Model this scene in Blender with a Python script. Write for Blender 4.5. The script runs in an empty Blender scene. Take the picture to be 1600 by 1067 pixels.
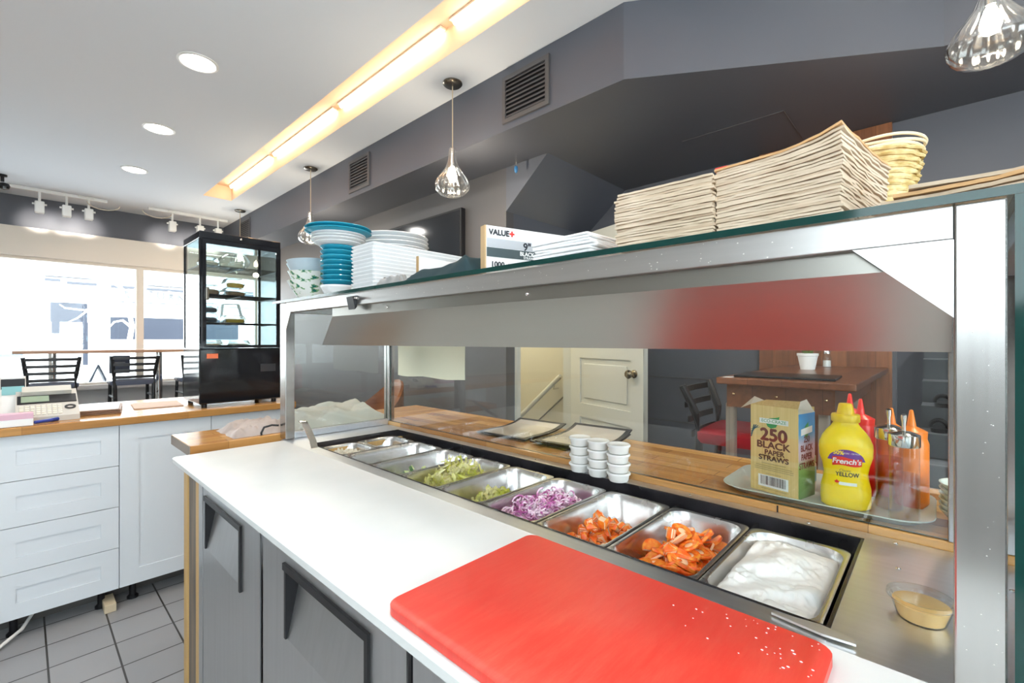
import bpy, bmesh, math, random
from mathutils import Vector, Matrix, Euler, noise
PI = math.pi
R = math.radians
random.seed(7)
SC = bpy.context.scene
COL = SC.collection

# ---------------------------------------------------------------- camera
cam_d = bpy.data.cameras.new('camera')
cam = bpy.data.objects.new('camera', cam_d)
COL.objects.link(cam)
cam.location = (0, 0, 1.30)
cam.rotation_euler = (R(90), 0, -math.atan(766 / 715))
cam_d.sensor_width = 36
cam_d.lens = 715 / 1600 * 36
cam_d.clip_start = 0.02
cam_d.clip_end = 200
SC.camera = cam

# ---------------------------------------------------------------- world, sun, exposure
W = bpy.data.worlds.new('world')
SC.world = W
W.use_nodes = True
bg = W.node_tree.nodes['Background']
bg.inputs[0].default_value = (0.85, 0.925, 1.0, 1)
bg.inputs[1].default_value = 8.0
sd = bpy.data.lights.new('sun', 'SUN')
sd.energy = 7.0
sd.angle = R(1)
sd.color = (1, 0.97, 0.92)
sun = bpy.data.objects.new('sun', sd)
COL.objects.link(sun)
sun.location = (0, 2, 12)
sun.rotation_euler = Vector((0.25, 1.0, -0.75)).to_track_quat('-Z', 'Y').to_euler()
SC.view_settings.view_transform = 'Standard'
SC.view_settings.look = 'None'
SC.view_settings.gamma = 1
SC.view_settings.use_curve_mapping = False
SC.view_settings.exposure = 0.22
try:
    SC.cycles.max_bounces = 10
    SC.cycles.transparent_max_bounces = 24
    SC.cycles.diffuse_bounces = 5
    SC.cycles.glossy_bounces = 5
    SC.cycles.sample_clamp_indirect = 6
    SC.cycles.use_denoising = True
except Exception:
    pass


def area(name, loc, sx, sy, power, color=(1, 1, 1), direction=(0, 0, -1), shape='RECTANGLE', spread=None):
    l = bpy.data.lights.new(name, 'AREA')
    l.shape = shape
    l.size = sx
    l.size_y = sy
    l.energy = power
    l.color = color
    if spread:
        l.spread = spread
    o = bpy.data.objects.new(name, l)
    COL.objects.link(o)
    o.location = loc
    o.rotation_euler = Vector(direction).to_track_quat('-Z', 'Y').to_euler()
    return o


# ---------------------------------------------------------------- materials
def mat(name, color=(0.8, 0.8, 0.8), rough=0.5, metal=0.0, spec=0.5, emit=None, es=0, **kw):
    m = bpy.data.materials.new(name)
    m.use_nodes = True
    b = m.node_tree.nodes['Principled BSDF']
    b.inputs['Base Color'].default_value = (*color, 1)
    b.inputs['Roughness'].default_value = rough
    b.inputs['Metallic'].default_value = metal
    b.inputs['Specular IOR Level'].default_value = spec
    if emit:
        b.inputs['Emission Color'].default_value = (*emit, 1)
        b.inputs['Emission Strength'].default_value = es
    for k, v in kw.items():
        b.inputs[k.replace('_', ' ')].default_value = v
    return m


def nodes(m):
    nt = m.node_tree
    return nt, nt.nodes, nt.links, nt.nodes['Principled BSDF']


def coords(nt, scale=(1, 1, 1), rot=(0, 0, 0)):
    tc = nt.nodes.new('ShaderNodeTexCoord')
    mp = nt.nodes.new('ShaderNodeMapping')
    mp.inputs['Scale'].default_value = scale
    mp.inputs['Rotation'].default_value = rot
    nt.links.new(tc.outputs['Object'], mp.inputs['Vector'])
    return mp.outputs[0]


def vary(m, c1, c2, scale=(5, 5, 5), nscale=1.0, detail=4, lo=0.35, hi=0.65, bump=0.0, rough=None, rot=(0, 0, 0)):
    nt, N, L, b = nodes(m)
    v = coords(nt, scale, rot)
    n = N.new('ShaderNodeTexNoise')
    n.inputs['Scale'].default_value = nscale
    n.inputs['Detail'].default_value = detail
    L.new(v, n.inputs['Vector'])
    r = N.new('ShaderNodeValToRGB')
    r.color_ramp.elements[0].position = lo
    r.color_ramp.elements[1].position = hi
    r.color_ramp.elements[0].color = (*c1, 1)
    r.color_ramp.elements[1].color = (*c2, 1)
    L.new(n.outputs['Fac'], r.inputs[0])
    L.new(r.outputs[0], b.inputs['Base Color'])
    if rough:
        mr = N.new('ShaderNodeMapRange')
        mr.inputs['To Min'].default_value = rough[0]
        mr.inputs['To Max'].default_value = rough[1]
        L.new(n.outputs['Fac'], mr.inputs['Value'])
        L.new(mr.outputs[0], b.inputs['Roughness'])
    if bump:
        bp = N.new('ShaderNodeBump')
        bp.inputs['Strength'].default_value = bump
        bp.inputs['Distance'].default_value = 0.004
        L.new(n.outputs['Fac'], bp.inputs['Height'])
        L.new(bp.outputs[0], b.inputs['Normal'])
    return m


def brushed(name, color, rough, scale, aniso=0.0):
    m = mat(name, color, rough, 1.0)
    c = Vector(color)
    vary(m, tuple(c * 0.96), tuple(c * 1.03), scale, 1.0, 3, 0.3, 0.7, 0.0, (rough - 0.03, rough + 0.04))
    return m


def planks(name, c1, c2, cm, along='y', pw=0.045, pl=0.5, rough=0.3, grain=0.5):
    """butcher block: staves running along one axis, in object space"""
    m = mat(name, c1, rough)
    nt, N, L, b = nodes(m)
    rot = {'x': (0, 0, 0), 'y': (0, 0, R(90)), 'z': (0, R(90), 0)}[along]
    v = coords(nt, (1, 1, 1), rot)
    br = N.new('ShaderNodeTexBrick')
    br.offset = 0.37
    br.inputs['Color1'].default_value = (*c1, 1)
    br.inputs['Color2'].default_value = (*c2, 1)
    br.inputs['Mortar'].default_value = (*cm, 1)
    br.inputs['Scale'].default_value = 1.0
    br.inputs['Brick Width'].default_value = pl
    br.inputs['Row Height'].default_value = pw
    br.inputs['Mortar Size'].default_value = 0.0006
    L.new(v, br.inputs['Vector'])
    v2 = coords(nt, {'x': (4, 60, 60), 'y': (60, 4, 60), 'z': (60, 60, 4)}[along])
    n = N.new('ShaderNodeTexNoise')
    n.inputs['Scale'].default_value = 1.0
    n.inputs['Detail'].default_value = 5
    n.inputs['Distortion'].default_value = 0.6
    L.new(v2, n.inputs['Vector'])
    mr = N.new('ShaderNodeMapRange')
    mr.inputs['To Min'].default_value = 1 - grain
    mr.inputs['To Max'].default_value = 1 + grain
    L.new(n.outputs['Fac'], mr.inputs['Value'])
    mx = N.new('ShaderNodeMix')
    mx.data_type = 'RGBA'
    mx.blend_type = 'MULTIPLY'
    mx.inputs[0].default_value = 1.0
    L.new(br.outputs['Color'], mx.inputs[6])
    L.new(mr.outputs[0], mx.inputs[7])
    L.new(mx.outputs[2], b.inputs['Base Color'])
    return m


def glassmat(name, tint=(0.97, 0.99, 0.98), ior=1.5, rough=0.0, boost=1.0, shell=False):
    m = bpy.data.materials.new(name)
    m.use_nodes = True
    nt = m.node_tree
    nt.nodes.clear()
    o = nt.nodes.new('ShaderNodeOutputMaterial')
    mx = nt.nodes.new('ShaderNodeMixShader')
    t = nt.nodes.new('ShaderNodeBsdfTransparent')
    g = nt.nodes.new('ShaderNodeBsdfGlossy')
    f = nt.nodes.new('ShaderNodeFresnel')
    f.inputs['IOR'].default_value = ior
    t.inputs[0].default_value = (*tint, 1)
    geo = nt.nodes.new('ShaderNodeNewGeometry')
    sub = nt.nodes.new('ShaderNodeMath')
    sub.operation = 'SUBTRACT'
    sub.inputs[0].default_value = 1.0
    nt.links.new(geo.outputs['Backfacing'], sub.inputs[1])
    g.inputs['Roughness'].default_value = rough
    # a pane has two surfaces: both reflections are given to the side that is met first
    mu = nt.nodes.new('ShaderNodeMath')
    mu.operation = 'MULTIPLY'
    mu.inputs[1].default_value = boost
    nt.links.new(f.outputs[0], mu.inputs[0])
    m2 = nt.nodes.new('ShaderNodeMath')
    m2.operation = 'MULTIPLY'
    m2.use_clamp = True
    nt.links.new(mu.outputs[0], m2.inputs[0])
    if shell:
        m2.inputs[1].default_value = 1.0
        mi = nt.nodes.new('ShaderNodeMapRange')
        mi.inputs['To Min'].default_value = ior
        mi.inputs['To Max'].default_value = 1 / ior
        nt.links.new(geo.outputs['Backfacing'], mi.inputs['Value'])
        nt.links.new(mi.outputs[0], f.inputs['IOR'])
    else:
        nt.links.new(sub.outputs[0], m2.inputs[1])
    nt.links.new(m2.outputs[0], mx.inputs[0])
    nt.links.new(t.outputs[0], mx.inputs[1])
    nt.links.new(g.outputs[0], mx.inputs[2])
    nt.links.new(mx.outputs[0], o.inputs[0])
    return m


M = {}
M['ceiling'] = mat('ceiling_paint', (0.68, 0.71, 0.75), 0.85)
M['darkwall'] = vary(mat('charcoal_paint', (0.092, 0.098, 0.118), 0.45), (0.088, 0.094, 0.114), (0.098, 0.104, 0.124), (1.5, 1.5, 1.5), 1.2, rough=(0.4, 0.6))
M['greywall'] = vary(mat('grey_paint', (0.088, 0.084, 0.086), 0.5), (0.083, 0.079, 0.082), (0.095, 0.091, 0.092), (1.5, 1.5, 1.5), 1.2, rough=(0.4, 0.6))
M['cream'] = mat('cream_paint', (0.72, 0.66, 0.58), 0.6)
M['kitchenwall'] = mat('kitchen_wall_paint', (0.42, 0.42, 0.41), 0.6)
M['trimwhite'] = mat('white_trim_paint', (0.82, 0.82, 0.80), 0.4)
M['creamwall'] = mat('stairwell_cream', (0.66, 0.62, 0.50), 0.6)
M['doorpaint'] = mat('door_paint', (0.66, 0.66, 0.60), 0.45)
M['cabinet'] = mat('cabinet_white', (0.70, 0.745, 0.79), 0.35)
M['black'] = mat('black_plastic', (0.010, 0.010, 0.012), 0.35, spec=0.3)
M['blackgloss'] = mat('black_gloss', (0.008, 0.009, 0.012), 0.08)
M['darkmetal'] = mat('black_metal', (0.02, 0.02, 0.022), 0.35, 0.3)
M['gasket'] = vary(mat('well_liner', (0.015, 0.015, 0.018), 0.25), (0.01, 0.01, 0.012), (0.03, 0.028, 0.032), (8, 8, 8))
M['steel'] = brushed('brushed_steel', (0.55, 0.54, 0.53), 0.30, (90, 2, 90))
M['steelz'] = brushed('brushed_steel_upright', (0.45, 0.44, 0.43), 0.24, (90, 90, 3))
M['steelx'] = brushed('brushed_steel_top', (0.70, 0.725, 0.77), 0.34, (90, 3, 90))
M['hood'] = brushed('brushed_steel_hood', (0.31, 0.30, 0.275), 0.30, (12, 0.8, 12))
M['pan'] = brushed('pan_steel', (0.66, 0.65, 0.64), 0.26, (20, 20, 20))
M['fridge'] = brushed('fridge_steel', (0.60, 0.605, 0.615), 0.40, (70, 70, 3))
M['chrome'] = mat('chrome', (0.75, 0.74, 0.72), 0.12, 1.0)
M['nickel'] = mat('dark_nickel', (0.22, 0.20, 0.17), 0.25, 1.0)
M['board'] = vary(mat('white_board', (0.70, 0.715, 0.71), 0.38), (0.68, 0.70, 0.69), (0.72, 0.735, 0.73), (6, 6, 6))
M['wood'] = planks('butcher_block', (0.64, 0.37, 0.13), (0.33, 0.15, 0.045), (0.16, 0.07, 0.02), 'y', 0.05, 0.55, 0.22, 0.35)
M['woodx'] = planks('butcher_block_across', (0.58, 0.31, 0.10), (0.40, 0.19, 0.055), (0.22, 0.10, 0.03), 'x', 0.045, 0.6, 0.2, 0.3)
M['woodend'] = planks('plywood_edge', (0.62, 0.40, 0.16), (0.50, 0.30, 0.11), (0.2, 0.1, 0.04), 'z', 0.5, 3.0, 0.5, 0.3)
M['darkwood'] = planks('dark_stained_wood', (0.20, 0.075, 0.030), (0.12, 0.042, 0.018), (0.02, 0.01, 0.005), 'x', 0.11, 1.4, 0.28, 0.5)
M['panelwood'] = planks('cedar_panelling', (0.26, 0.10, 0.042), (0.17, 0.060, 0.026), (0.02, 0.01, 0.005), 'z', 0.12, 3.0, 0.4, 0.5)
M['greywood'] = planks('weathered_leg_wood', (0.30, 0.24, 0.19), (0.24, 0.19, 0.15), (0.1, 0.08, 0.06), 'z', 0.2, 3.0, 0.5, 0.3)
M['barwood'] = mat('bar_wood', (0.42, 0.24, 0.15), 0.35)
M['pane'] = glassmat('clear_glass', (0.96, 0.985, 0.975))
M['guardpane'] = glassmat('guard_glass', (0.965, 0.98, 0.97), 1.52, 0.0, 1.6)
M['glassedge'] = mat('green_glass_edge', (0.004, 0.040, 0.034), 0.08, spec=0.35)
M['caseglass'] = glassmat('case_glass', (0.86, 0.92, 0.93), 1.5)
M['lampglass'] = glassmat('ribbed_glass', (0.97, 0.97, 0.96), 1.5, 0.16, 3.6, True)
M['bottle'] = glassmat('bottle_glass', (0.95, 0.95, 0.94), 1.5, 0.02, 1.2)
M['plastic'] = glassmat('clear_plastic', (0.93, 0.95, 0.95), 1.5, 0.10, 1.5, True)
M['clam'] = glassmat('clamshell_plastic', (0.86, 0.88, 0.88), 1.5, 0.2, 3.5, True)
M['paper'] = mat('white_paper', (0.85, 0.86, 0.86), 0.7)
M['lampon'] = mat('downlight_lens', (1, 1, 1), 0.5, emit=(1, 0.93, 0.82), es=22)
M['bulb'] = mat('bulb', (1, 1, 1), 0.4, emit=(1, 0.90, 0.72), es=45)
M['tube'] = mat('warm_tube', (1, 1, 1), 0.4, emit=(1, 0.60, 0.33), es=19)
M['blue'] = mat('turquoise_glaze', (0.02, 0.32, 0.47), 0.12)
M['white'] = mat('white_glaze', (0.80, 0.83, 0.85), 0.12)
M['greyblue'] = mat('pale_blue_glaze', (0.52, 0.62, 0.68), 0.15)
M['teal'] = mat('teal_cloth', (0.03, 0.075, 0.09), 0.8)
M['redleather'] = mat('red_vinyl', (0.40, 0.012, 0.025), 0.35)
M['brownleather'] = vary(mat('brown_leather', (0.20, 0.075, 0.03), 0.35), (0.14, 0.045, 0.018), (0.30, 0.12, 0.05), (6, 6, 6))
M['orange'] = mat('orange_plastic', (0.85, 0.22, 0.01), 0.3)
M['redplastic'] = mat('red_plastic', (0.75, 0.02, 0.012), 0.3)
M['kraft'] = vary(mat('kraft_paper', (0.52, 0.40, 0.28), 0.9), (0.48, 0.37, 0.26), (0.60, 0.48, 0.35), (14, 14, 60))
M['kraft2'] = vary(mat('kraft_paper_light', (0.66, 0.55, 0.42), 0.9), (0.57, 0.46, 0.33), (0.69, 0.575, 0.445), (14, 14, 60))
M['kraft3'] = vary(mat('kraft_paper_orange', (0.58, 0.34, 0.15), 0.85), (0.52, 0.30, 0.13), (0.66, 0.41, 0.20), (14, 14, 60), bump=0.3)

# red board with fine knife marks
m = mat('red_board', (0.78, 0.055, 0.035), 0.42)
nt, N, L, b = nodes(m)
v = coords(nt, (9, 60, 9), (0, 0, R(35)))
n1 = N.new('ShaderNodeTexNoise'); n1.inputs['Scale'].default_value = 1.0; n1.inputs['Detail'].default_value = 8
n1.inputs['Roughness'].default_value = 0.8
L.new(v, n1.inputs['Vector'])
r1 = N.new('ShaderNodeValToRGB')
r1.color_ramp.elements[0].position = 0.42; r1.color_ramp.elements[0].color = (0.75, 0.045, 0.028, 1)
r1.color_ramp.elements[1].position = 0.85; r1.color_ramp.elements[1].color = (0.80, 0.11, 0.07, 1)
L.new(n1.outputs['Fac'], r1.inputs[0]); L.new(r1.outputs[0], b.inputs['Base Color'])
M['red'] = m

# floor tiles 0.2 m, grout lines at x = 0.075 + 0.2 k
m = mat('floor_tile', (0.3, 0.3, 0.31), 0.35)
nt, N, L, b = nodes(m)
tc = N.new('ShaderNodeTexCoord'); mp = N.new('ShaderNodeMapping')
mp.inputs['Location'].default_value = (-0.075 - 0.2, 0.01, 0)
L.new(tc.outputs['Object'], mp.inputs['Vector'])
br = N.new('ShaderNodeTexBrick'); br.offset = 0.0
br.inputs['Color1'].default_value = (0.29, 0.295, 0.305, 1)
br.inputs['Color2'].default_value = (0.32, 0.325, 0.335, 1)
br.inputs['Mortar'].default_value = (0.035, 0.033, 0.032, 1)
br.inputs['Scale'].default_value = 1; br.inputs['Brick Width'].default_value = 0.2035
br.inputs['Row Height'].default_value = 0.2; br.inputs['Mortar Size'].default_value = 0.0035
L.new(mp.outputs[0], br.inputs['Vector']); L.new(br.outputs['Color'], b.inputs['Base Color'])
M['tile'] = m

# patterned bowl: white glaze with leaf blotches
m = mat('leaf_pattern_glaze', (0.8, 0.82, 0.8), 0.12)
nt, N, L, b = nodes(m)
v = coords(nt, (38, 38, 55))
n1 = N.new('ShaderNodeTexNoise'); n1.inputs['Scale'].default_value = 1.0; n1.inputs['Detail'].default_value = 2
L.new(v, n1.inputs['Vector'])
r1 = N.new('ShaderNodeValToRGB')
e = r1.color_ramp.elements
e[0].position = 0.34; e[0].color = (0.02, 0.16, 0.13, 1)
e[1].position = 0.56; e[1].color = (0.82, 0.84, 0.80, 1)
x = e.new(0.42); x.color = (0.25, 0.45, 0.22, 1)
x = e.new(0.46); x.color = (0.82, 0.84, 0.80, 1)
L.new(n1.outputs['Fac'], r1.inputs[0]); L.new(r1.outputs[0], b.inputs['Base Color'])
M['leafbowl'] = m


# ---------------------------------------------------------------- geometry helpers
def B():
    return bmesh.new()


def box(bm, x0, x1, y0, y1, z0, z1):
    vs = [bm.verts.new(p) for p in ((x0, y0, z0), (x1, y0, z0), (x1, y1, z0), (x0, y1, z0),
                                    (x0, y0, z1), (x1, y0, z1), (x1, y1, z1), (x0, y1, z1))]
    fs = []
    for f in ((0, 3, 2, 1), (4, 5, 6, 7), (0, 1, 5, 4), (1, 2, 6, 5), (2, 3, 7, 6), (3, 0, 4, 7)):
        fs.append(bm.faces.new([vs[i] for i in f]))
    return vs


def bevel(bm, w, seg=2):
    bmesh.ops.bevel(bm, geom=list(bm.edges), offset=w, segments=seg, affect='EDGES', profile=0.5, clamp_overlap=True)
    return bm


def bbox(x0, x1, y0, y1, z0, z1, w=0.002, seg=2):
    bm = B()
    box(bm, x0, x1, y0, y1, z0, z1)
    return bevel(bm, w, seg) if w else bm


def quad(bm, *pts):
    return bm.faces.new([bm.verts.new(p) for p in pts])


def prism(bm, poly, axis, a, b):
    """poly of 2D points extruded along axis x, y or z from a to b"""
    def P3(u, v, w):
        return {'x': (w, u, v), 'y': (u, w, v), 'z': (u, v, w)}[axis]
    A = [bm.verts.new(P3(u, v, a)) for u, v in poly]
    Bv = [bm.verts.new(P3(u, v, b)) for u, v in poly]
    bm.faces.new(A[::-1])
    bm.faces.new(Bv)
    n = len(poly)
    for i in range(n):
        bm.faces.new((A[i], A[(i + 1) % n], Bv[(i + 1) % n], Bv[i]))
    bmesh.ops.recalc_face_normals(bm, faces=bm.faces)
    return bm


def lathe(bm, prof, seg=32, c=(0, 0, 0), sx=1, sy=1, rib=None, close=False):
    rings = []
    for r, z in prof:
        if r < 1e-6:
            rings.append([bm.verts.new((c[0], c[1], c[2] + z))])
            continue
        ring = []
        for k in range(seg):
            a = 2 * PI * k / seg
            rr = r * (1 + rib[1] * math.cos(rib[0] * a)) if rib else r
            ring.append(bm.verts.new((c[0] + rr * sx * math.cos(a), c[1] + rr * sy * math.sin(a), c[2] + z)))
        rings.append(ring)
    if close:
        rings.append(rings[0])
    for a, b_ in zip(rings, rings[1:]):
        na, nb = len(a), len(b_)
        for k in range(seg):
            k2 = (k + 1) % seg
            if na == 1 and nb == 1:
                continue
            if na == 1:
                bm.faces.new((a[0], b_[k], b_[k2]))
            elif nb == 1:
                bm.faces.new((a[k], a[k2], b_[0]))
            else:
                bm.faces.new((a[k], a[k2], b_[k2], b_[k]))
    bmesh.ops.recalc_face_normals(bm, faces=bm.faces)
    return bm


def tube(bm, pts, r, seg=8, cap=True):
    pts = [Vector(p) for p in pts]
    rings = []
    n = len(pts)
    for i, p in enumerate(pts):
        d = (pts[min(i + 1, n - 1)] - pts[max(i - 1, 0)]).normalized()
        u = d.cross(Vector((0, 0, 1)))
        if u.length < 0.05:
            u = d.cross(Vector((1, 0, 0)))
        u.normalize()
        w = d.cross(u).normalized()
        rr = r[i] if isinstance(r, (list, tuple)) else r
        rings.append([bm.verts.new(p + (u * math.cos(2 * PI * k / seg) + w * math.sin(2 * PI * k / seg)) * rr) for k in range(seg)])
    for a, b_ in zip(rings, rings[1:]):
        for k in range(seg):
            bm.faces.new((a[k], a[(k + 1) % seg], b_[(k + 1) % seg], b_[k]))
    if cap:
        bm.faces.new(rings[0][::-1])
        bm.faces.new(rings[-1])
    bmesh.ops.recalc_face_normals(bm, faces=bm.faces)
    return bm


def rrect(hx, hy, r, n=5):
    pts = []
    for cx, cy, a0 in ((hx - r, hy - r, 0), (-hx + r, hy - r, 90), (-hx + r, -hy + r, 180), (hx - r, -hy + r, 270)):
        for k in range(n + 1):
            a = R(a0 + 90 * k / n)
            pts.append((cx + r * math.cos(a), cy + r * math.sin(a)))
    return pts


def loops(bm, ls, cap_first=False, cap_last=True):
    """bridge successive closed loops of 3-D points with equal counts"""
    rings = [[bm.verts.new(p) for p in l] for l in ls]
    n = len(rings[0])
    for a, b_ in zip(rings, rings[1:]):
        for k in range(n):
            bm.faces.new((a[k], a[(k + 1) % n], b_[(k + 1) % n], b_[k]))
    if cap_first:
        bm.faces.new(rings[0][::-1])
    if cap_last:
        bm.faces.new(rings[-1])
    bmesh.ops.recalc_face_normals(bm, faces=bm.faces)
    return bm


def obj(name, bm, m, parent=None, world=True, smooth=False):
    me = bpy.data.meshes.new(name)
    if parent is not None and world:
        bmesh.ops.translate(bm, verts=bm.verts, vec=-WORLD[parent.name])
    bm.to_mesh(me)
    bm.free()
    me.materials.append(m)
    if smooth:
        for p in me.polygons:
            p.use_smooth = True
        try:
            me.set_sharp_from_angle(angle=R(40))
        except Exception:
            pass
    o = bpy.data.objects.new(name, me)
    COL.objects.link(o)
    WORLD[o.name] = Vector((0, 0, 0))
    if parent is not None:
        o.parent = parent
        WORLD[o.name] = WORLD[parent.name].copy()
    return o


WORLD = {}


def tag(o, label, cat, group=None, kind=None):
    if label:
        o['label'] = label
    if cat:
        o['category'] = cat
    if group:
        o['group'] = group
    if kind:
        o['kind'] = kind
    return o


def thing(name, label, cat, loc=(0, 0, 0), rz=0, group=None):
    o = bpy.data.objects.new(name, None)
    o.empty_display_size = 0.02
    COL.objects.link(o)
    o.location = loc
    o.rotation_euler = (0, 0, rz)
    WORLD[o.name] = Vector(loc)
    return tag(o, label, cat, group)


def solo(name, bm, m, label, cat, group=None, kind=None, smooth=False, loc=None, rot=None):
    """a one-mesh thing whose origin sits at loc (geometry given in local coordinates when loc is set)"""
    o = obj(name, bm, m, smooth=smooth)
    if loc:
        o.location = loc
    if rot:
        o.rotation_euler = rot
    return tag(o, label, cat, group, kind)


def struct(name, bm, m, parent=None, smooth=False):
    o = obj(name, bm, m, parent, smooth=smooth)
    if parent is None:
        o['kind'] = 'structure'
    return o


def dup(root, loc, rz=None, label=None, group=None, rot=None):
    r = root.copy()
    COL.objects.link(r)
    r.location = loc
    WORLD[r.name] = Vector(loc)
    if rz is not None:
        r.rotation_euler = (0, 0, rz)
    if rot is not None:
        r.rotation_euler = rot
    if label:
        r['label'] = label
    if group:
        r['group'] = group
    for ch in list(root.children):
        c = ch.copy()
        COL.objects.link(c)
        c.parent = r
        for g in list(ch.children):
            d = g.copy()
            COL.objects.link(d)
            d.parent = c
    return r


def setmat(o, faces_fn, m2):
    """assign a second material to the polygons chosen by faces_fn(poly)"""
    o.data.materials.append(m2)
    k = len(o.data.materials) - 1
    for p in o.data.polygons:
        if faces_fn(p):
            p.material_index = k


def text(name, body, size, mw, m, parent, extrude=0.0002, bold=0.0, align='CENTER', xs=1.0):
    """lettering as mesh; mw is the local matrix inside the parent (x right, y up, z out of the face)"""
    cu = bpy.data.curves.new(name, 'FONT')
    cu.body = body
    cu.size = size
    cu.extrude = extrude
    cu.align_x = align
    cu.align_y = 'CENTER'
    to = bpy.data.objects.new('tmp_text', cu)
    COL.objects.link(to)
    bpy.context.view_layer.update()
    me = bpy.data.meshes.new_from_object(to.evaluated_get(bpy.context.evaluated_depsgraph_get()))
    bpy.data.objects.remove(to)
    if bold:
        b_m = bmesh.new()
        for q, (ox, oy) in enumerate(((-1, 0), (1, 0), (0, 1), (0, -1))):
            c_m = me.copy()
            c_m.transform(Matrix.Translation((ox * bold, oy * bold, q * 0.00001)))
            b_m.from_mesh(c_m)
            bpy.data.meshes.remove(c_m)
        b_m.to_mesh(me)
        b_m.free()
    me.transform(mw @ Matrix.Diagonal((xs, 1, 1, 1)))
    me.materials.clear()
    me.materials.append(m)
    o = bpy.data.objects.new(name, me)
    COL.objects.link(o)
    if parent is not None:
        o.parent = parent
    return o


def face_mx(origin, right, up=(0, 0, 1)):
    r = Vector(right).normalized()
    u = Vector(up).normalized()
    n = r.cross(u).normalized()
    mx = Matrix.Identity(4)
    for i in range(3):
        mx[i][0] = r[i]; mx[i][1] = u[i]; mx[i][2] = n[i]; mx[i][3] = origin[i]
    return mx


def boxes(*bs):
    bm = B()
    for b_ in bs:
        box(bm, *b_)
    return bm


# ================================================================ SETTING
struct('floor', boxes((-2.2, 4.2, -2.6, 6.95, -0.05, 0.0)), M['tile'])
struct('floor_raised', boxes((1.60, 6.2, -2.6, 3.86, 0.0, 0.13), (-2.2, 6.2, 3.86, 6.95, 0.0, 0.13)), mat('dining_floor', (0.09, 0.085, 0.08), 0.4))
# ceiling with the long light slot
struct('ceiling', boxes((-2.2, 1.225, -2.6, 6.95, 2.75, 3.0), (1.475, 6.2, -2.6, 6.95, 2.75, 3.0),
                        (1.225, 1.475, 5.335, 6.95, 2.75, 3.0), (1.225, 1.475, -2.6, -0.7, 2.75, 3.0),
                        (1.225, 1.475, -0.7, 5.335, 2.89, 3.0)), M['ceiling'])
bm = B()
box(bm, 1.225, 1.2265, -0.7, 5.335, 2.7505, 2.89)
box(bm, 1.4735, 1.475, -0.7, 5.335, 2.7505, 2.89)
box(bm, 1.2265, 1.4735, 5.3335, 5.335, 2.7505, 2.89)
box(bm, 1.2265, 1.4735, -0.7, 5.3335, 2.8885, 2.89)
struct('trim_1', bm, mat('cove_paint', (0.74, 0.64, 0.52), 0.6))
# dark bulkhead running along the ceiling and turning at the corner
bm = B()
prism(bm, [(1.755, 6.67), (1.755, 0.985), (2.386, -0.013), (2.386, -2.6), (4.4, -2.6), (4.4, 6.67)], 'z', 2.42, 2.7495)
struct('wall_bulkhead', bm, M['darkwall'])
struct('trim_2', boxes((2.52, 2.523, 0.55, 1.05, 2.417, 2.42), (2.52, 3.0, 0.55, 0.553, 2.417, 2.42)), M['greywall'])
# stair side wall, sloped soffit and end wall with the doorway
struct('wall_stair', boxes((2.13, 2.20, 2.04, 6.67, 0.13, 2.42)), M['greywall'])
bm = B()
prism(bm, [(1.70, 2.4199), (2.04, 2.4199), (2.04, 2.139)], 'x', 2.13, 3.05)
struct('trim_soffit', bm, M['darkwall'])
struct('wall_end', boxes((2.2, 2.24, 2.04, 2.12, 0.13, 2.139), (2.86, 3.05, 2.04, 2.12, 0.13, 2.139), (2.24, 2.86, 2.04, 2.12, 2.0, 2.139)), M['darkwall'])
struct('wall_back', boxes((3.05, 3.12, 0.16, 2.04, 0.13, 2.4199), (3.05, 3.12, -2.6, 0.16, 1.52, 2.4199)), M['darkwall'])
struct('trim_wood_panel', bbox(3.02, 3.0495, 0.175, 0.79, 0.13, 2.4185, 0.002), M['panelwood'])
struct('trim_horizontal', boxes(*[(3.04, 3.05, 0.80, 2.03, z, z + 0.006) for z in (0.45, 0.75, 1.05)]), M['greywall'])
# basement doorway: cream walls seen past the opening
struct('wall_basement', boxes((2.20, 2.24, 2.12, 3.4, 0.13, 2.42), (3.05, 3.12, 2.12, 3.4, 0.13, 2.42), (2.24, 3.05, 3.36, 3.4, 0.13, 2.42), (2.24, 3.05, 2.12, 3.4, 2.38, 2.42)), M['creamwall'])
# street side
struct('wall_window', boxes((-2.2, 6.2, 6.67, 6.95, 2.42, 2.7495), (-2.2, 6.2, 6.63, 6.78, 0.13, 0.84),
                            (-2.2, -1.9, 6.5, 6.78, 0.84, 2.42)), M['darkwall'])
struct('trim_3', boxes((-1.9, 2.13, 6.52, 6.78, 2.20, 2.4195), (-1.9, 2.13, 6.46, 6.70, 2.13, 2.21)), M['cream'])
struct('trim_4', boxes((-1.9, 2.13, 6.45, 6.64, 0.80, 0.845), (-1.9, 2.13, 6.60, 6.629, 0.13, 0.80)), mat('sill_paint', (0.62, 0.60, 0.59), 0.5))
fr = boxes((-1.9, 2.13, 6.50, 6.56, 2.10, 2.13), (-1.9, 2.13, 6.50, 6.56, 0.845, 0.87), (0.865, 0.93, 6.49, 6.57, 0.87, 2.10),
           (-1.9, -1.84, 6.50, 6.56, 0.87, 2.10), (2.07, 2.13, 6.50, 6.56, 0.87, 2.10))
w1 = struct('window_1', fr, M['cream'])
obj('pane', boxes((-1.84, 0.865, 6.526, 6.532, 0.87, 2.10)), M['pane'], w1)
obj('pane', boxes((0.93, 2.07, 6.526, 6.532, 0.87, 2.10)), M['pane'], w1)
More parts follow.
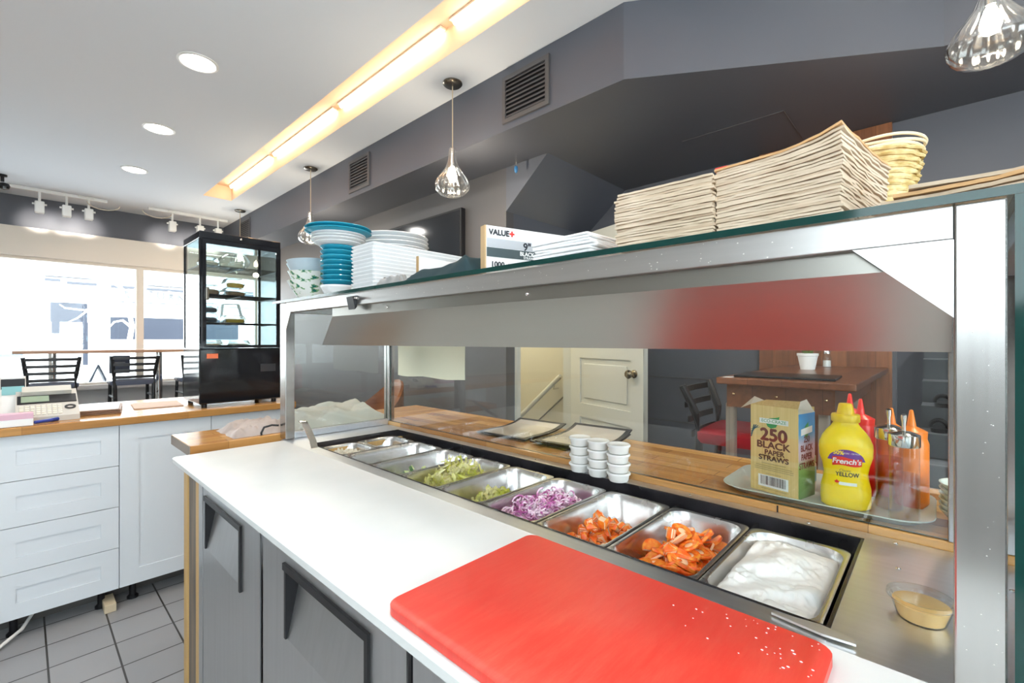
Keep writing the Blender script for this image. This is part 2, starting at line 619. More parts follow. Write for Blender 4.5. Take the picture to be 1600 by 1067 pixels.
# kitchen side behind the camera
struct('wall_left', boxes((-2.2, -2.1, -2.6, -2.3, 0.0, 2.75), (-2.2, -2.1, 0.42, 6.5, 0.0, 2.75), (-2.2, -2.1, -2.3, 0.42, 0.0, 1.45), (-2.2, -2.1, -2.3, 0.42, 2.35, 2.75)), M['kitchenwall'])
w2 = struct('window_added_left', boxes((-2.17, -2.11, -2.3, -2.25, 1.45, 2.35), (-2.17, -2.11, 0.37, 0.42, 1.45, 2.35), (-2.17, -2.11, -2.25, 0.37, 1.45, 1.50), (-2.17, -2.11, -2.25, 0.37, 2.30, 2.35)), M['trimwhite'])  # unseen window, added for daylight and the bright highlight on the steel post
obj('pane', boxes((-2.143, -2.137, -2.25, 0.37, 1.50, 2.30)), M['pane'], w2)
struct('wall_behind', boxes((-2.1, -1.7, -2.6, -2.5, 0.0, 2.75), (1.3, 6.2, -2.6, -2.5, 0.0, 2.75), (-1.7, 1.3, -2.6, -2.5, 0.0, 0.95), (-1.7, 1.3, -2.6, -2.5, 2.35, 2.75)), M['kitchenwall'])
w3 = struct('window_added_behind', boxes((-1.7, -1.65, -2.58, -2.52, 0.95, 2.35), (1.25, 1.3, -2.58, -2.52, 0.95, 2.35), (-1.65, 1.25, -2.58, -2.52, 0.95, 1.0), (-1.65, 1.25, -2.58, -2.52, 2.30, 2.35)), M['trimwhite'])  # another added window out of view, lets more daylight up to the ceiling
obj('pane', boxes((-1.65, 1.25, -2.553, -2.547, 1.0, 2.30)), M['pane'], w3)
struct('wall_far', boxes((6.1, 6.2, -2.5, 6.95, 0.0, 2.75)), M['darkwall'])

# stairs of the dining side, dark treads
bm = B()
for k in range(7):
    box(bm, 3.9 + 0.27 * k, 6.05, -2.4, 0.10, 0.131 + 0.17 * k, 0.131 + 0.17 * (k + 1))
st = solo('staircase', bm, vary(mat('black_stair', (0.10, 0.11, 0.12), 0.4), (0.09, 0.10, 0.11), (0.13, 0.14, 0.15), (2, 2, 2)),
          'black staircase rising beyond the wooden table', 'staircase')
bm = B()
for k in range(7):
    box(bm, 3.895 + 0.27 * k, 3.915 + 0.27 * k, -2.4, 0.10, 0.131 + 0.17 * (k + 1) - 0.004, 0.131 + 0.17 * (k + 1) + 0.003)
obj('stair_nosing', bm, mat('worn_nosing', (0.22, 0.23, 0.24), 0.3), st)

# ================================================================ LIGHT FITTINGS
dl = None
spots = [(0.625, 2.815, 'round recessed ceiling light nearest the camera, biggest of the three'),
         (0.637, 3.887, 'middle of the three round recessed ceiling lights'),
         (0.649, 4.964, 'round recessed ceiling light nearest the window'),
         (0.63, 1.74, None), (0.63, 0.65, None), (0.63, -0.45, None), (-0.9, 1.74, None), (-0.9, 0.65, None), (-0.9, -0.45, None), (-0.9, 3.2, None), (5.2, -0.9, None), (5.2, 1.6, None)]
for x, y, lab in spots:
    if lab is None:
        # unseen copies of the fitting, added to brighten the kitchen and the stairs
        lab = 'round recessed ceiling light added out of view for brightness'
    if dl is None:
        dl = thing('recessed_light', lab, 'ceiling light', (x, y, 2.75), 0, 'recessed ceiling lights')
        bm = B(); lathe(bm, [(0.078, 0), (0.092, 0), (0.092, -0.004), (0.080, -0.007), (0.075, -0.003)], 40)
        obj('trim_ring', bm, M['trimwhite'], dl, world=False, smooth=True)
        bm = B(); lathe(bm, [(0.0, -0.0035), (0.076, -0.0035), (0.076, -0.0005), (0.0, -0.0005)], 40)
        obj('light_lens', bm, M['lampon'], dl, world=False)
    else:
        dup(dl, (x, y, 2.75), label=lab)
    kitchen = y < 2.0 or x < 0
    if x > 4:
        area('downlight_lamp', (x, y, 2.735), 0.14, 0.14, 30, (1, 0.975, 0.95), shape='DISK')  # stronger lamps, added to lighten the dark stairs
        continue
    area('downlight_lamp', (x, y, 2.735), 0.14, 0.14, 4.5 if kitchen else 8, (1, 0.97, 0.93), shape='DISK')

# warm tubes in the ceiling slot
tb = thing('strip_light', 'warm strip light inside the long ceiling slot', 'strip light', (1.45, 4.72, 2.865), 0, 'warm strip lights laid end to end in the ceiling slot')
bm = B(); tube(bm, [(0, -0.53, 0), (0, 0.53, 0)], 0.012, 10)
obj('light_tube', bm, M['tube'], tb, world=False, smooth=True)
bm = B(); box(bm, -0.018, 0.018, -0.55, 0.55, 0.012, 0.0225)
obj('tube_holder', bm, M['trimwhite'], tb, world=False)
for k in range(1, 5):
    dup(tb, (1.45, 4.72 - 1.17 * k, 2.865))

# glass pendants
pend = thing('pendant_lamp', 'clear ribbed glass pendant lamp, middle one, hanging clear of the plates', 'pendant lamp', (1.65, 1.997, 2.75), 0, 'glass pendant lamps')
bm = B(); lathe(bm, [(0, 0), (0.055, 0), (0.055, -0.006), (0.047, -0.014), (0.012, -0.018), (0.0, -0.018)], 32)
obj('canopy', bm, M['nickel'], pend, world=False, smooth=True)
bm = B(); tube(bm, [(0, 0, -0.018), (0, 0, -0.37)], 0.003, 6)
obj('cord', bm, mat('beige_cord', (0.55, 0.45, 0.30), 0.5), pend, world=False, smooth=True)
bm = B()
lathe(bm, [(0.0, -0.365), (0.016, -0.366), (0.020, -0.375), (0.021, -0.40), (0.026, -0.44), (0.040, -0.48), (0.066, -0.515),
           (0.088, -0.545), (0.097, -0.572), (0.092, -0.600), (0.075, -0.620), (0.055, -0.630), (0.046, -0.632)], 96, rib=(16, 0.022))
obj('glass_shade', bm, M['lampglass'], pend, world=False, smooth=True)
bm = B(); lathe(bm, [(0.0, -0.365), (0.012, -0.368), (0.013, -0.47), (0.0, -0.47)], 16)
obj('socket', bm, M['chrome'], pend, world=False, smooth=True)
bm = B(); lathe(bm, [(0, -0.47), (0.011, -0.475), (0.020, -0.50), (0.025, -0.525), (0.018, -0.548), (0, -0.555)], 20)
obj('bulb', bm, M['bulb'], pend, world=False, smooth=True)
dup(pend, (1.65, 3.846, 2.75), label='clear glass pendant lamp right behind the turquoise plates')
dup(pend, (1.65, 5.66, 2.75), label='farthest pendant lamp, above the tall glass display case')
dup(pend, (1.93, -0.11, 2.75), label='large close glass pendant lamp at the top right corner')
for x, y in ((1.65, 1.997), (1.65, 3.846), (1.65, 5.66), (1.93, -0.11)):
    l = bpy.data.lights.new('pendant_bulb_light', 'POINT')
    l.energy = 11; l.shadow_soft_size = 0.03; l.color = (1, 0.86, 0.66)
    o = bpy.data.objects.new('pendant_bulb_light', l); COL.objects.link(o); o.location = (x, y, 2.10)

# track lights near the window
def track(name, label, x0, x1, y, feed, heads, cy):
    t = thing(name, label, 'track light', (0.5 * (x0 + x1), y, 2.75))
    obj('rail', bbox(x0, x1, y - 0.018, y + 0.018, 2.72, 2.7495, 0.003), M['trimwhite'], t)
    obj('power_feed', bbox(feed - 0.06, feed + 0.06, y - 0.03, y + 0.03, 2.735, 2.7495, 0.003), M['trimwhite'], t)
    for hx in heads:
        h = obj('lamp_head', bbox(hx - 0.033, hx + 0.033, y - 0.035, y + 0.035, 2.52, 2.63, 0.008), M['trimwhite'], t)
        bm = B(); tube(bm, [(hx, y, 2.725), (hx, y, 2.625)], 0.010, 8)
        obj('stem', bm, M['trimwhite'], h, smooth=True)
        bm = B(); tube(bm, [(hx - 0.05, y, 2.605), (hx + 0.05, y, 2.605)], 0.009, 8)
        obj('swivel_knob', bm, M['trimwhite'], h, smooth=True)
    bm = B()
    tube(bm, [(cy + 0.25 * math.cos(a) * 0.5, y - 0.03, 2.70 - 0.06 * math.sin(a)) for a in [PI * k / 10 for k in range(11)]], 0.005, 6)
    obj('loose_cable', bm, mat('cream_cable', (0.6, 0.52, 0.42), 0.5), t, smooth=True)
    for hx in heads:
        l = bpy.data.lights.new('track_spot', 'SPOT')
        l.energy = 9; l.spot_size = R(60); l.spot_blend = 0.8; l.shadow_soft_size = 0.03; l.color = (1, 0.93, 0.85)
        o = bpy.data.objects.new('track_spot', l); COL.objects.link(o); o.location = (hx, y + 0.05, 2.50)
        o.rotation_euler = Vector((0, 0.75, -0.02)).to_track_quat('-Z', 'Y').to_euler()
    return t
track('track_light', 'white track light with three heads at the left', -0.55, 0.60, 6.25, 0.44, (0.115, 0.30, 0.46), 0.57)
track('track_light', 'white track light partly behind the display case', 0.93, 1.68, 6.22, 1.16, (1.14, 1.40, 1.58), 1.00)

# security camera
t = thing('security_camera', 'small black dome camera on the ceiling at the left edge', 'camera', (-0.115, 5.95, 2.75))
bm = B(); lathe(bm, [(0, 0), (0.03, 0), (0.03, -0.015), (0.012, -0.02), (0.012, -0.06), (0, -0.06)], 20, c=(-0.115, 5.95, 2.75)); obj('mount', bm, M['black'], t, smooth=True)
bm = B(); lathe(bm, [(0, 0.03), (0.03, 0.02), (0.038, 0), (0.03, -0.025), (0, -0.035)], 20, c=(-0.105, 5.95, 2.655)); obj('camera_ball', bm, M['blackgloss'], t, smooth=True)

# bulkhead air vents
def vent(y0, y1, z0, z1, label):
    t = thing('air_vent', label, 'vent', (1.755, 0.5 * (y0 + y1), z0), 0, 'air vents in the dark bulkhead')
    f = 0.022
    bm = boxes((1.743, 1.7548, y0, y1, z0, z0 + f), (1.743, 1.7548, y0, y1, z1 - f, z1), (1.743, 1.7548, y0, y0 + f, z0 + f, z1 - f), (1.743, 1.7548, y1 - f, y1, z0 + f, z1 - f))
    obj('vent_frame', bm, M['greywall'], t)
    obj('vent_backing', boxes((1.753, 1.7548, y0 + f, y1 - f, z0 + f, z1 - f)), M['black'], t)
    n = 9
    bm = B()
    for k in range(n):
        z = z0 + f + (z1 - z0 - 2 * f) * (k + 0.5) / n
        prism(bm, [(1.752, z + 0.008), (1.744, z - 0.006), (1.745, z - 0.0075), (1.7525, z + 0.0065)], 'y', y0 + f, y1 - f)
    obj('louvre', bm, M['greywall'], t)
vent(1.385, 1.70, 2.455, 2.70, 'large louvred air vent in the bulkhead right of the middle pendant')
vent(3.07, 3.38, 2.455, 2.70, 'louvred air vent in the bulkhead between two pendants')
vent(5.66, 6.02, 2.46, 2.70, 'farthest louvred vent above the display case')

# television, barely showing above the plates
t = thing('television', 'flat black television on the wall behind the plate stacks', 'television', (2.10, 2.86, 1.70))
obj('screen_housing', bbox(2.085, 2.125, 2.43, 3.40, 1.66, 2.235, 0.005), M['black'], t)
obj('screen', boxes((2.0835, 2.085, 2.445, 3.385, 1.68, 2.22)), M['blackgloss'], t)
t = thing('ceiling_hook', 'small blue hook hanging from the dark ceiling edge', 'hook', (2.05, 1.80, 2.42))
bm = B(); tube(bm, [(2.05, 1.88, 2.42), (2.05, 1.88, 2.37)], 0.004, 6); obj('hook_stem', bm, M['chrome'], t, smooth=True)
bm = B(); lathe(bm, [(0, 0.02), (0.010, 0.012), (0.012, 0), (0.009, -0.02), (0, -0.028)], 12, c=(2.05, 1.88, 2.35)); obj('blue_tip', bm, mat('blue_rubber', (0.03, 0.16, 0.35), 0.3), t, smooth=True)

# ================================================================ DOOR (ajar)
hx, hy = 2.86, 2.035
dv = Vector((-0.307, -0.952, 0)).normalized()
d = struct('door_1', B(), M['doorpaint'])
d.location = (hx, hy, 0.13)
d.rotation_euler = (0, 0, math.atan2(dv.y, dv.x))
def dpart(name, bs, m, bev=0.003):
    bm = B()
    for b_ in bs:
        box(bm, *b_)
    if bev:
        bevel(bm, bev, 1)
    return obj(name, bm, m, d, world=False)
Wd, Hd = 0.745, 1.95
me = d.data
bm = bmesh.new()
zs = [0.0, 0.18, 0.66, 0.80, 0.985, 1.12, 1.58, 1.70, 1.95]
box(bm, 0, Wd, -0.008, 0.018, 0.01, Hd)
for (a, b_) in ((0.01, 0.16), (0.62, 0.72), (1.05, 1.15), (1.82, 1.95)):
    box(bm, 0.0, Wd, -0.020, -0.008, a, b_)
for (a, b_) in ((0, 0.11), (Wd - 0.11, Wd)):
    box(bm, a, b_, -0.0201, -0.008, 0.01, Hd)
bm.to_mesh(me); bm.free()
for (a, b_) in ((0.20, 0.58), (0.76, 1.01), (1.19, 1.78)):
    dpart('door_panel', [(0.15, Wd - 0.15, -0.015, -0.008, a, b_)], M['doorpaint'])
bm = B(); lathe(bm, [(0, 0), (0.026, 0), (0.026, 0.006), (0.012, 0.012), (0.011, 0.03), (0.026, 0.042), (0.029, 0.055), (0.020, 0.066), (0, 0.068)], 24)
bmesh.ops.rotate(bm, verts=bm.verts, matrix=Matrix.Rotation(R(90), 3, 'X'))
bmesh.ops.translate(bm, verts=bm.verts, vec=(Wd - 0.075, -0.020, 0.965))
obj('door_knob', bm, mat('dark_brass', (0.30, 0.25, 0.17), 0.2, 1.0), d, world=False, smooth=True)
struct('trim_5', boxes((2.855, 2.90, 2.018, 2.125, 0.13, 2.02), (2.212, 2.245, 2.018, 2.125, 0.13, 2.02), (2.245, 2.855, 2.018, 2.125, 1.99, 2.02)), M['doorpaint'])
l = bpy.data.lights.new('stairwell_fill_light', 'POINT'); l.energy = 22; l.shadow_soft_size = 0.06; l.color = (1, 0.93, 0.78)  # fill light without a fitting, added to brighten the stairwell
o = bpy.data.objects.new('stairwell_fill_light', l); COL.objects.link(o); o.location = (2.60, 2.75, 2.20)
# sloping handrail inside
t = thing('handrail', 'pale wooden handrail sloping down inside the stairwell', 'handrail', (3.0, 2.5, 0.5))
bm = B(); tube(bm, [(2.99, 2.25, 1.02), (2.99, 2.90, 0.465)], 0.019, 10); obj('rail', bm, M['doorpaint'], t, smooth=True)
for y in (2.32, 2.75):
    z = 1.02 - (y - 2.25) / 0.65 * 0.555
    bm = B(); tube(bm, [(3.0495, y, z - 0.05), (2.99, y, z - 0.05), (2.99, y, z - 0.01)], 0.008, 8); obj('rail_bracket', bm, M['chrome'], t, smooth=True)
bm = B(); tube(bm, [(3.044, 2.20, 0.90), (3.044, 2.85, 0.345)], 0.006, 6)
struct('trim_6', bm, mat('stringer_grey', (0.30, 0.29, 0.25), 0.6))

# ================================================================ DINING TABLE AND CHAIRS (bar height)
t = thing('high_table', 'dark wooden bar-height table against the wood-panelled wall', 'table', (2.4, 0.40, 0.13))
obj('table_top', bbox(1.80, 3.015, 0.19, 0.62, 1.140, 1.165, 0.004), M['darkwood'], t)
obj('table_apron', boxes((1.86, 1.885, 0.255, 0.60, 1.05, 1.1395), (1.885, 2.96, 0.255, 0.275, 1.05, 1.1395), (1.885, 2.96, 0.585, 0.60, 1.05, 1.1395)), M['darkwood'], t)
for x, y in ((1.862, 0.258), (1.862, 0.563), (2.93, 0.277), (2.93, 0.55)):
    obj('leg', bbox(x + 0.024, x + 0.06, y + 0.018, y + 0.05, 0.13, 1.06, 0.003), M['greywood'], t)
bm = B()
for y in (0.28, 0.43, 0.575):
    lathe(bm, [(0, 0), (0.006, 0), (0.004, 0.004), (0, 0.005)], 10, c=(0, 0, 0))
    # studs face the kitchen
for v_ in bm.verts:
    pass
bm.free()
bm = B()
for y in (0.28, 0.43, 0.575):
    bmesh.ops.create_icosphere(bm, subdivisions=2, radius=0.006, matrix=Matrix.Translation((1.860, y, 1.10)))
obj('brass_stud', bm, mat('brass', (0.75, 0.55, 0.3), 0.25, 1.0), t, smooth=True)
solo('table_menu', bbox(-0.12, 0.12, -0.16, 0.16, 0, 0.008, 0.003), M['black'], 'black menu folder lying on the dark high table', 'menu', loc=(1.98, 0.42, 1.165), rot=(0, 0, R(3)))
solo('paper_scrap', bbox(-0.02, 0.02, -0.013, 0.013, 0, 0.0012, 0), M['paper'], 'white paper scrap at the left corner of the dark high table', 'paper', loc=(1.83, 0.585, 1.165))
t = thing('potted_plant', 'small green plant in a white pot on the high table', 'plant', (2.60, 0.466, 1.165))
bm = B(); lathe(bm, [(0, 0), (0.030, 0), (0.042, 0.065), (0.045, 0.066), (0.045, 0.078), (0.039, 0.078), (0.036, 0.06), (0, 0.06)], 28, c=(2.60, 0.466, 1.165)); obj('pot', bm, M['paper'], t, smooth=True)
bm = B()
for k in range(90):
    a = random.uniform(0, 2 * PI); r0 = random.uniform(0, 0.02); h = random.uniform(0.05, 0.10); s = random.uniform(0.006, 0.012)
    tipx = 0.045 * math.cos(a) * random.random(); tipy = 0.045 * math.sin(a) * random.random()
    p0 = Vector((2.60 + r0 * math.cos(a), 0.466 + r0 * math.sin(a), 1.23)); p1 = Vector((2.60 + tipx, 0.466 + tipy, 1.23 + h))
    sd_ = Vector((-math.sin(a), math.cos(a), 0.3)) * s
    mid = (p0 + p1) * 0.5
    quad(bm, p0, mid + sd_, p1, mid - sd_)
obj('foliage', bm, vary(mat('leaf', (0.09, 0.16, 0.03), 0.6), (0.05, 0.10, 0.02), (0.16, 0.24, 0.06), (40, 40, 40)), t)
t = thing('salt_shaker', 'glass salt shaker with metal cap behind the potted plant', 'shaker', (2.90, 0.433, 1.165))
bm = B(); lathe(bm, [(0, 0), (0.022, 0), (0.020, 0.05), (0.015, 0.07), (0, 0.07)], 12, c=(2.90, 0.433, 1.165)); obj('shaker_body', bm, M['plastic'], t)
bm = B(); lathe(bm, [(0, 0.003), (0.018, 0.003), (0.017, 0.035), (0, 0.035)], 12, c=(2.90, 0.433, 1.165)); obj('salt', bm, M['paper'], t)
bm = B(); lathe(bm, [(0.016, 0.07), (0.017, 0.085), (0.010, 0.095), (0, 0.096)], 16, c=(2.90, 0.433, 1.165)); obj('cap', bm, M['chrome'], t, smooth=True)


def stool(name, label, x, y, rz, seatm, group, back_h=1.15, z0=0.13, wide=0.36):
    """ladder-back bar stool; seat faces local -y, back at y=0"""
    t = thing(name, label, 'bar stool', (x, y, z0), rz, group)
    h = wide / 2
    zs = back_h - z0
    for s in (-1, 1):
        bm = B(); tube(bm, [(s * (h - 0.045), 0.05, 0), (s * (h - 0.03), 0.0, 0.74), (s * (h - 0.022), 0.01, 0.86), (s * h, 0.06, zs)], [0.016, 0.017, 0.017, 0.015], 8)
        obj('back_post', bm, M['darkmetal'], t, world=False, smooth=True)
        bm = B(); tube(bm, [(s * (h - 0.02), -0.40, 0), (s * (h - 0.03), -0.34, 0.74)], 0.015, 8)
        obj('front_leg', bm, M['darkmetal'], t, world=False, smooth=True)
    for k in range(4):
        z = zs - 0.035 - 0.062 * k
        yy = 0.06 - 0.013 * k
        hw = h - 0.008 - 0.005 * k
        bm = B()
        pts = [(-hw + 2 * hw * i / 8, yy + 0.012 * math.sin(PI * i / 8)) for i in range(9)]
        for i in range(8):
            (xa, ya), (xb, yb) = pts[i], pts[i + 1]
            A = [bm.verts.new(p) for p in ((xa, ya, z), (xb, yb, z), (xb, yb, z + 0.026), (xa, ya, z + 0.026), (xa, ya + 0.008, z), (xb, yb + 0.008, z), (xb, yb + 0.008, z + 0.026), (xa, ya + 0.008, z + 0.026))]
            for f in ((0, 1, 2, 3), (5, 4, 7, 6), (3, 2, 6, 7), (0, 4, 5, 1)):
                bm.faces.new([A[q] for q in f])
        obj('back_slat', bm, M['darkmetal'], t, world=False)
    bm = B(); loops(bm, [[(px, py - 0.18, 0.74) for px, py in rrect(h - 0.01, 0.185, 0.04)], [(px, py - 0.18, 0.755) for px, py in rrect(h, 0.195, 0.05)], [(px, py - 0.18, 0.785) for px, py in rrect(h, 0.195, 0.05)], [(px, py - 0.18, 0.80) for px, py in rrect(h - 0.03, 0.165, 0.04)]], True, True)
    obj('seat', bm, seatm, t, world=False, smooth=True)
    bm = B()
    for za in (0.30, 0.55):
        tube(bm, [(-h + 0.035, 0.03, za), (h - 0.035, 0.03, za)], 0.009, 8)
        tube(bm, [(-h + 0.03, -0.37, za - 0.05), (h - 0.03, -0.37, za - 0.05)], 0.009, 8)
    for s in (-1, 1):
        tube(bm, [(s * (h - 0.03), 0.03, 0.62), (s * (h - 0.025), -0.35, 0.62)], 0.010, 8)
    obj('footrest_frame', bm, M['darkmetal'], t, world=False, smooth=True)
    return t


darkseat = mat('slate_vinyl', (0.12, 0.14, 0.20), 0.25)
s0 = stool('bar_stool', 'black ladder-back bar stool at the window bar, left one', 0.185, 5.84, PI, darkseat, 'ladder-back stools at the window bar', 1.16)
dup(s0, (0.765, 5.84, 0.13), label='black ladder-back bar stool at the window bar, middle one by the mullion')
dup(s0, (1.325, 5.84, 0.13), label='black ladder-back bar stool mostly hidden by the display case')
stool('bar_stool', 'black ladder-back stool with red seat pushed up to the dark high table', 2.13, 0.76, R(3), M['redleather'], None, 1.11)

# shoes / dark sandals on the stair
for k, (x, y, z, lab) in enumerate(((4.62, 0.0, 0.131 + 0.17 * 3, 'black sandal on the dark stairs'), (4.75, -0.02, 0.131 + 0.17 * 4, 'second black sandal one step higher on the dark stairs'))):
    t = thing('sandal', lab, 'sandal', (x, y, z))
    bm = B(); loops(bm, [[(x + px, y + py, z + 0.0) for px, py in rrect(0.12, 0.045, 0.042)], [(x + px, y + py, z + 0.03) for px, py in rrect(0.125, 0.048, 0.045)]], True, True); obj('sole', bm, M['black'], t, smooth=True)
    bm = B()
    for xx in (-0.05, 0.03):
        tube(bm, [(x + xx, y + 0.046 * math.cos(a), z + 0.03 + 0.05 * math.sin(a)) for a in [PI * q / 8 for q in range(9)]], 0.012, 8)
    obj('strap', bm, M['black'], t, smooth=True)

# ================================================================ WINDOW BAR AND STREET
t = thing('window_bar', 'long wooden bar ledge along the front window', 'bar counter', (0.9, 6.2, 0.13))
obj('bar_top', bbox(-0.06, 2.10, 6.05, 6.38, 1.185, 1.215, 0.004), M['barwood'], t)
for x in (0.20, 1.02, 1.80):
    bm = B(); tube(bm, [(x, 6.22, 0.16), (x, 6.22, 1.185)], 0.035, 16); obj('pedestal', bm, M['chrome'], t, smooth=True)
    bm = B(); lathe(bm, [(0, 0), (0.18, 0), (0.17, 0.015), (0.03, 0.03), (0, 0.03)], 28, c=(x, 6.22, 0.13)); obj('pedestal_base', bm, M['darkmetal'], t, smooth=True)
t = thing('napkin_dispenser', 'dark box hanging under the window bar behind the middle stool', 'box', (0.72, 6.42, 1.0))
obj('housing', bbox(0.63, 0.80, 6.40, 6.445, 0.96, 1.15, 0.005), mat('navy', (0.03, 0.04, 0.07), 0.4), t)
obj('white_panel', boxes((0.65, 0.78, 6.398, 6.40, 1.115, 1.118), (0.67, 0.76, 6.398, 6.40, 1.075, 1.078)), M['paper'], t)

Fw = mat('sunlit_render', (0.80, 0.80, 0.80), 0.7)
Fd = mat('shop_window_dark', (0.025, 0.03, 0.045), 0.3)
Fc = mat('cornice_grey', (0.05, 0.055, 0.07), 0.6)
bld = thing('shop_building', 'white sunlit shop building across the street', 'building', (3.0, 16.0, -0.1))
obj('facade_wall', boxes((-16, 22, 16.0, 16.6, -0.1, 8.0)), Fw, bld)
obj('cornice', boxes((0.38, 0.655, 15.86, 16.0, 2.79, 2.84), (0.77, 1.32, 15.86, 16.0, 2.745, 2.80), (1.60, 2.16, 15.86, 16.0, 2.725, 2.78), (2.34, 5.2, 15.86, 16.0, 2.72, 2.77)), Fc, bld)
obj('cornice_ledge', boxes((0.38, 1.45, 15.90, 16.0, 2.90, 2.915), (2.34, 5.2, 15.9, 16.0, 2.84, 2.855), (1.75, 3.2, 15.95, 16.0, 2.355, 2.375), (3.2, 5.2, 15.95, 16.0, 2.35, 2.36)), Fc, bld)
obj('doorway', boxes((0.48, 1.145, 15.95, 16.0, 1.79, 2.27), (0.50, 0.64, 15.95, 16.0, 1.50, 1.79), (1.06, 1.16, 15.95, 16.0, 0.70, 1.79)), Fd, bld)
obj('window_pane', boxes((1.59, 2.145, 15.95, 16.0, 1.36, 1.95)), Fd, bld)
obj('window_pane', boxes((2.20, 4.6, 15.95, 16.0, 1.36, 1.95)), Fd, bld)
obj('sill_line', boxes((1.59, 4.6, 15.93, 16.0, 1.20, 1.215), (1.59, 4.6, 15.93, 16.0, 1.28, 1.29)), Fc, bld)
obj('window_pane', boxes((0.56, 0.75, 15.95, 16.0, 2.99, 3.22)), mat('upper_glass', (0.42, 0.46, 0.52), 0.3), bld)
obj('window_pane', boxes((0.85, 0.98, 15.95, 16.0, 2.99, 3.22)), mat('upper_frame', (0.62, 0.56, 0.50), 0.5), bld)
obj('wall_lamp', bbox(0.655, 0.80, 15.80, 16.0, 2.30, 2.62, 0.01), mat('pale_blue_metal', (0.35, 0.45, 0.60), 0.5), bld)
obj('notice_sheet', boxes(*[(0.74 + 0.12 * i, 0.82 + 0.12 * i, 15.90, 15.95, 1.12 + 0.14 * j, 1.22 + 0.14 * j) for i in range(3) for j in range(3)]), mat('notice_grey', (0.55, 0.60, 0.66), 0.6), bld)
Fl = mat('sign_letter', (0.10, 0.105, 0.12), 0.5)  # dark colour stands in for the shadows of white letters
for ch, x, z in (('R', 1.92, 2.545), ('E', 2.42, 2.58), ('U', 2.66, 2.565), ('R', 2.90, 2.55), ('N', 3.14, 2.535)):
    o = text('sign_letter', ch, 0.27, face_mx((x - 3.0, -0.06, z + 0.1), (1, 0, 0)), Fl, bld, 0.03, 0.0)
solo('street', boxes((-30, 40, 7.0, 60, -0.12, -0.1)), mat('sunlit_paving', (0.62, 0.62, 0.63), 0.8), 'bright sunlit street outside the front window', 'street')['kind'] = 'structure'
# bare tree, its colour whitened to stand for overexposure
t = thing('bare_tree', 'bare glare-whitened tree in front of the shop across the street', 'tree', (1.62, 13.0, -0.1))
bm = B()
tube(bm, [(1.62, 13, -0.1), (1.60, 13, 1.2), (1.66, 13, 1.65), (1.60, 13, 2.0), (1.45, 13, 2.6)], [0.06, 0.05, 0.045, 0.035, 0.015], 8)
tube(bm, [(1.64, 13, 1.62), (1.50, 13, 1.76), (1.36, 13, 1.72), (1.28, 13, 1.60)], [0.03, 0.025, 0.02, 0.01], 6)
tube(bm, [(1.60, 13, 2.0), (1.30, 13, 2.08), (0.90, 13, 1.95), (0.60, 13, 1.98), (0.52, 13, 2.05)], [0.03, 0.025, 0.02, 0.015, 0.008], 6)
tube(bm, [(0.95, 13, 1.96), (0.78, 13, 1.78), (0.65, 13, 1.70)], [0.02, 0.015, 0.008], 6)
tube(bm, [(1.55, 13, 2.3), (1.8, 13, 2.55), (2.1, 13, 2.7)], [0.02, 0.015, 0.008], 6)
tube(bm, [(1.50, 13, 2.45), (1.25, 13, 2.6), (1.0, 13, 2.62)], [0.02, 0.015, 0.008], 6)
obj('trunk', bm, mat('glare_white_bark', (0.85, 0.85, 0.85), 0.6), t, smooth=True)
# sandwich board
t = thing('sandwich_board', 'black A-shaped sandwich board on the pavement outside', 'sign', (0.67, 8.0, 0.5))
for s, nm in ((-1, 'left'), (1, 'right')):
    bm = B()
    prism(bm, [(0.67 - 0.008, 1.0), (0.67 + 0.008 * 1, 1.0), (0.67 + s * 0.088 + 0.012, 0.76), (0.67 + s * 0.088 - 0.016, 0.76)], 'y', 7.85, 8.15)
    obj('board_leaf', bm, mat('slate_board', (0.05, 0.06, 0.08), 0.5), t)
obj('board_foot', boxes((0.575, 0.60, 7.85, 8.15, -0.1, 0.76), (0.74, 0.765, 7.85, 8.15, -0.1, 0.76)), Fc, t)
t = thing('parked_van', 'pale van parked far left outside the window', 'van', (-0.1, 13.5, -0.1))
obj('van_body', bbox(-0.9, 0.05, 13.2, 14.6, 0.15, 1.45, 0.06), mat('van_white', (0.75, 0.77, 0.8), 0.3), t)
obj('windscreen', bbox(-0.40, 0.02, 13.17, 13.2, 1.0, 1.38, 0.01), mat('van_glass', (0.12, 0.17, 0.22), 0.15), t)
for x in (-0.75, -0.15):
    bm = B(); lathe(bm, [(0, -0.08), (0.2, -0.08), (0.22, 0), (0.2, 0.08), (0, 0.08)], 24)
    bmesh.ops.rotate(bm, verts=bm.verts, matrix=Matrix.Rotation(R(90), 3, 'X')); bmesh.ops.translate(bm, verts=bm.verts, vec=(x, 13.3, 0.12)); obj('wheel', bm, M['black'], t, smooth=True)

# ================================================================ CABINETS AND BACK COUNTER
def cab_front(parent, name, x0, x1, z0, z1, inset, y=2.93):
    """shaker front: frame around a recessed panel"""
    g = 0.0015
    x0 += g; x1 -= g; z0 += g; z1 -= g
    bm = B()
    i = inset
    box(bm, x0, x1, y + 0.006, y + 0.018, z0, z1)
    box(bm, x0, x0 + i, y, y + 0.006, z0, z1); box(bm, x1 - i, x1, y, y + 0.006, z0, z1)
    box(bm, x0 + i, x1 - i, y, y + 0.006, z0, z0 + i); box(bm, x0 + i, x1 - i, y, y + 0.006, z1 - i, z1)
    bmesh.ops.remove_doubles(bm, verts=bm.verts, dist=0.0001)
    return obj(name, bm, M['cabinet'], parent)


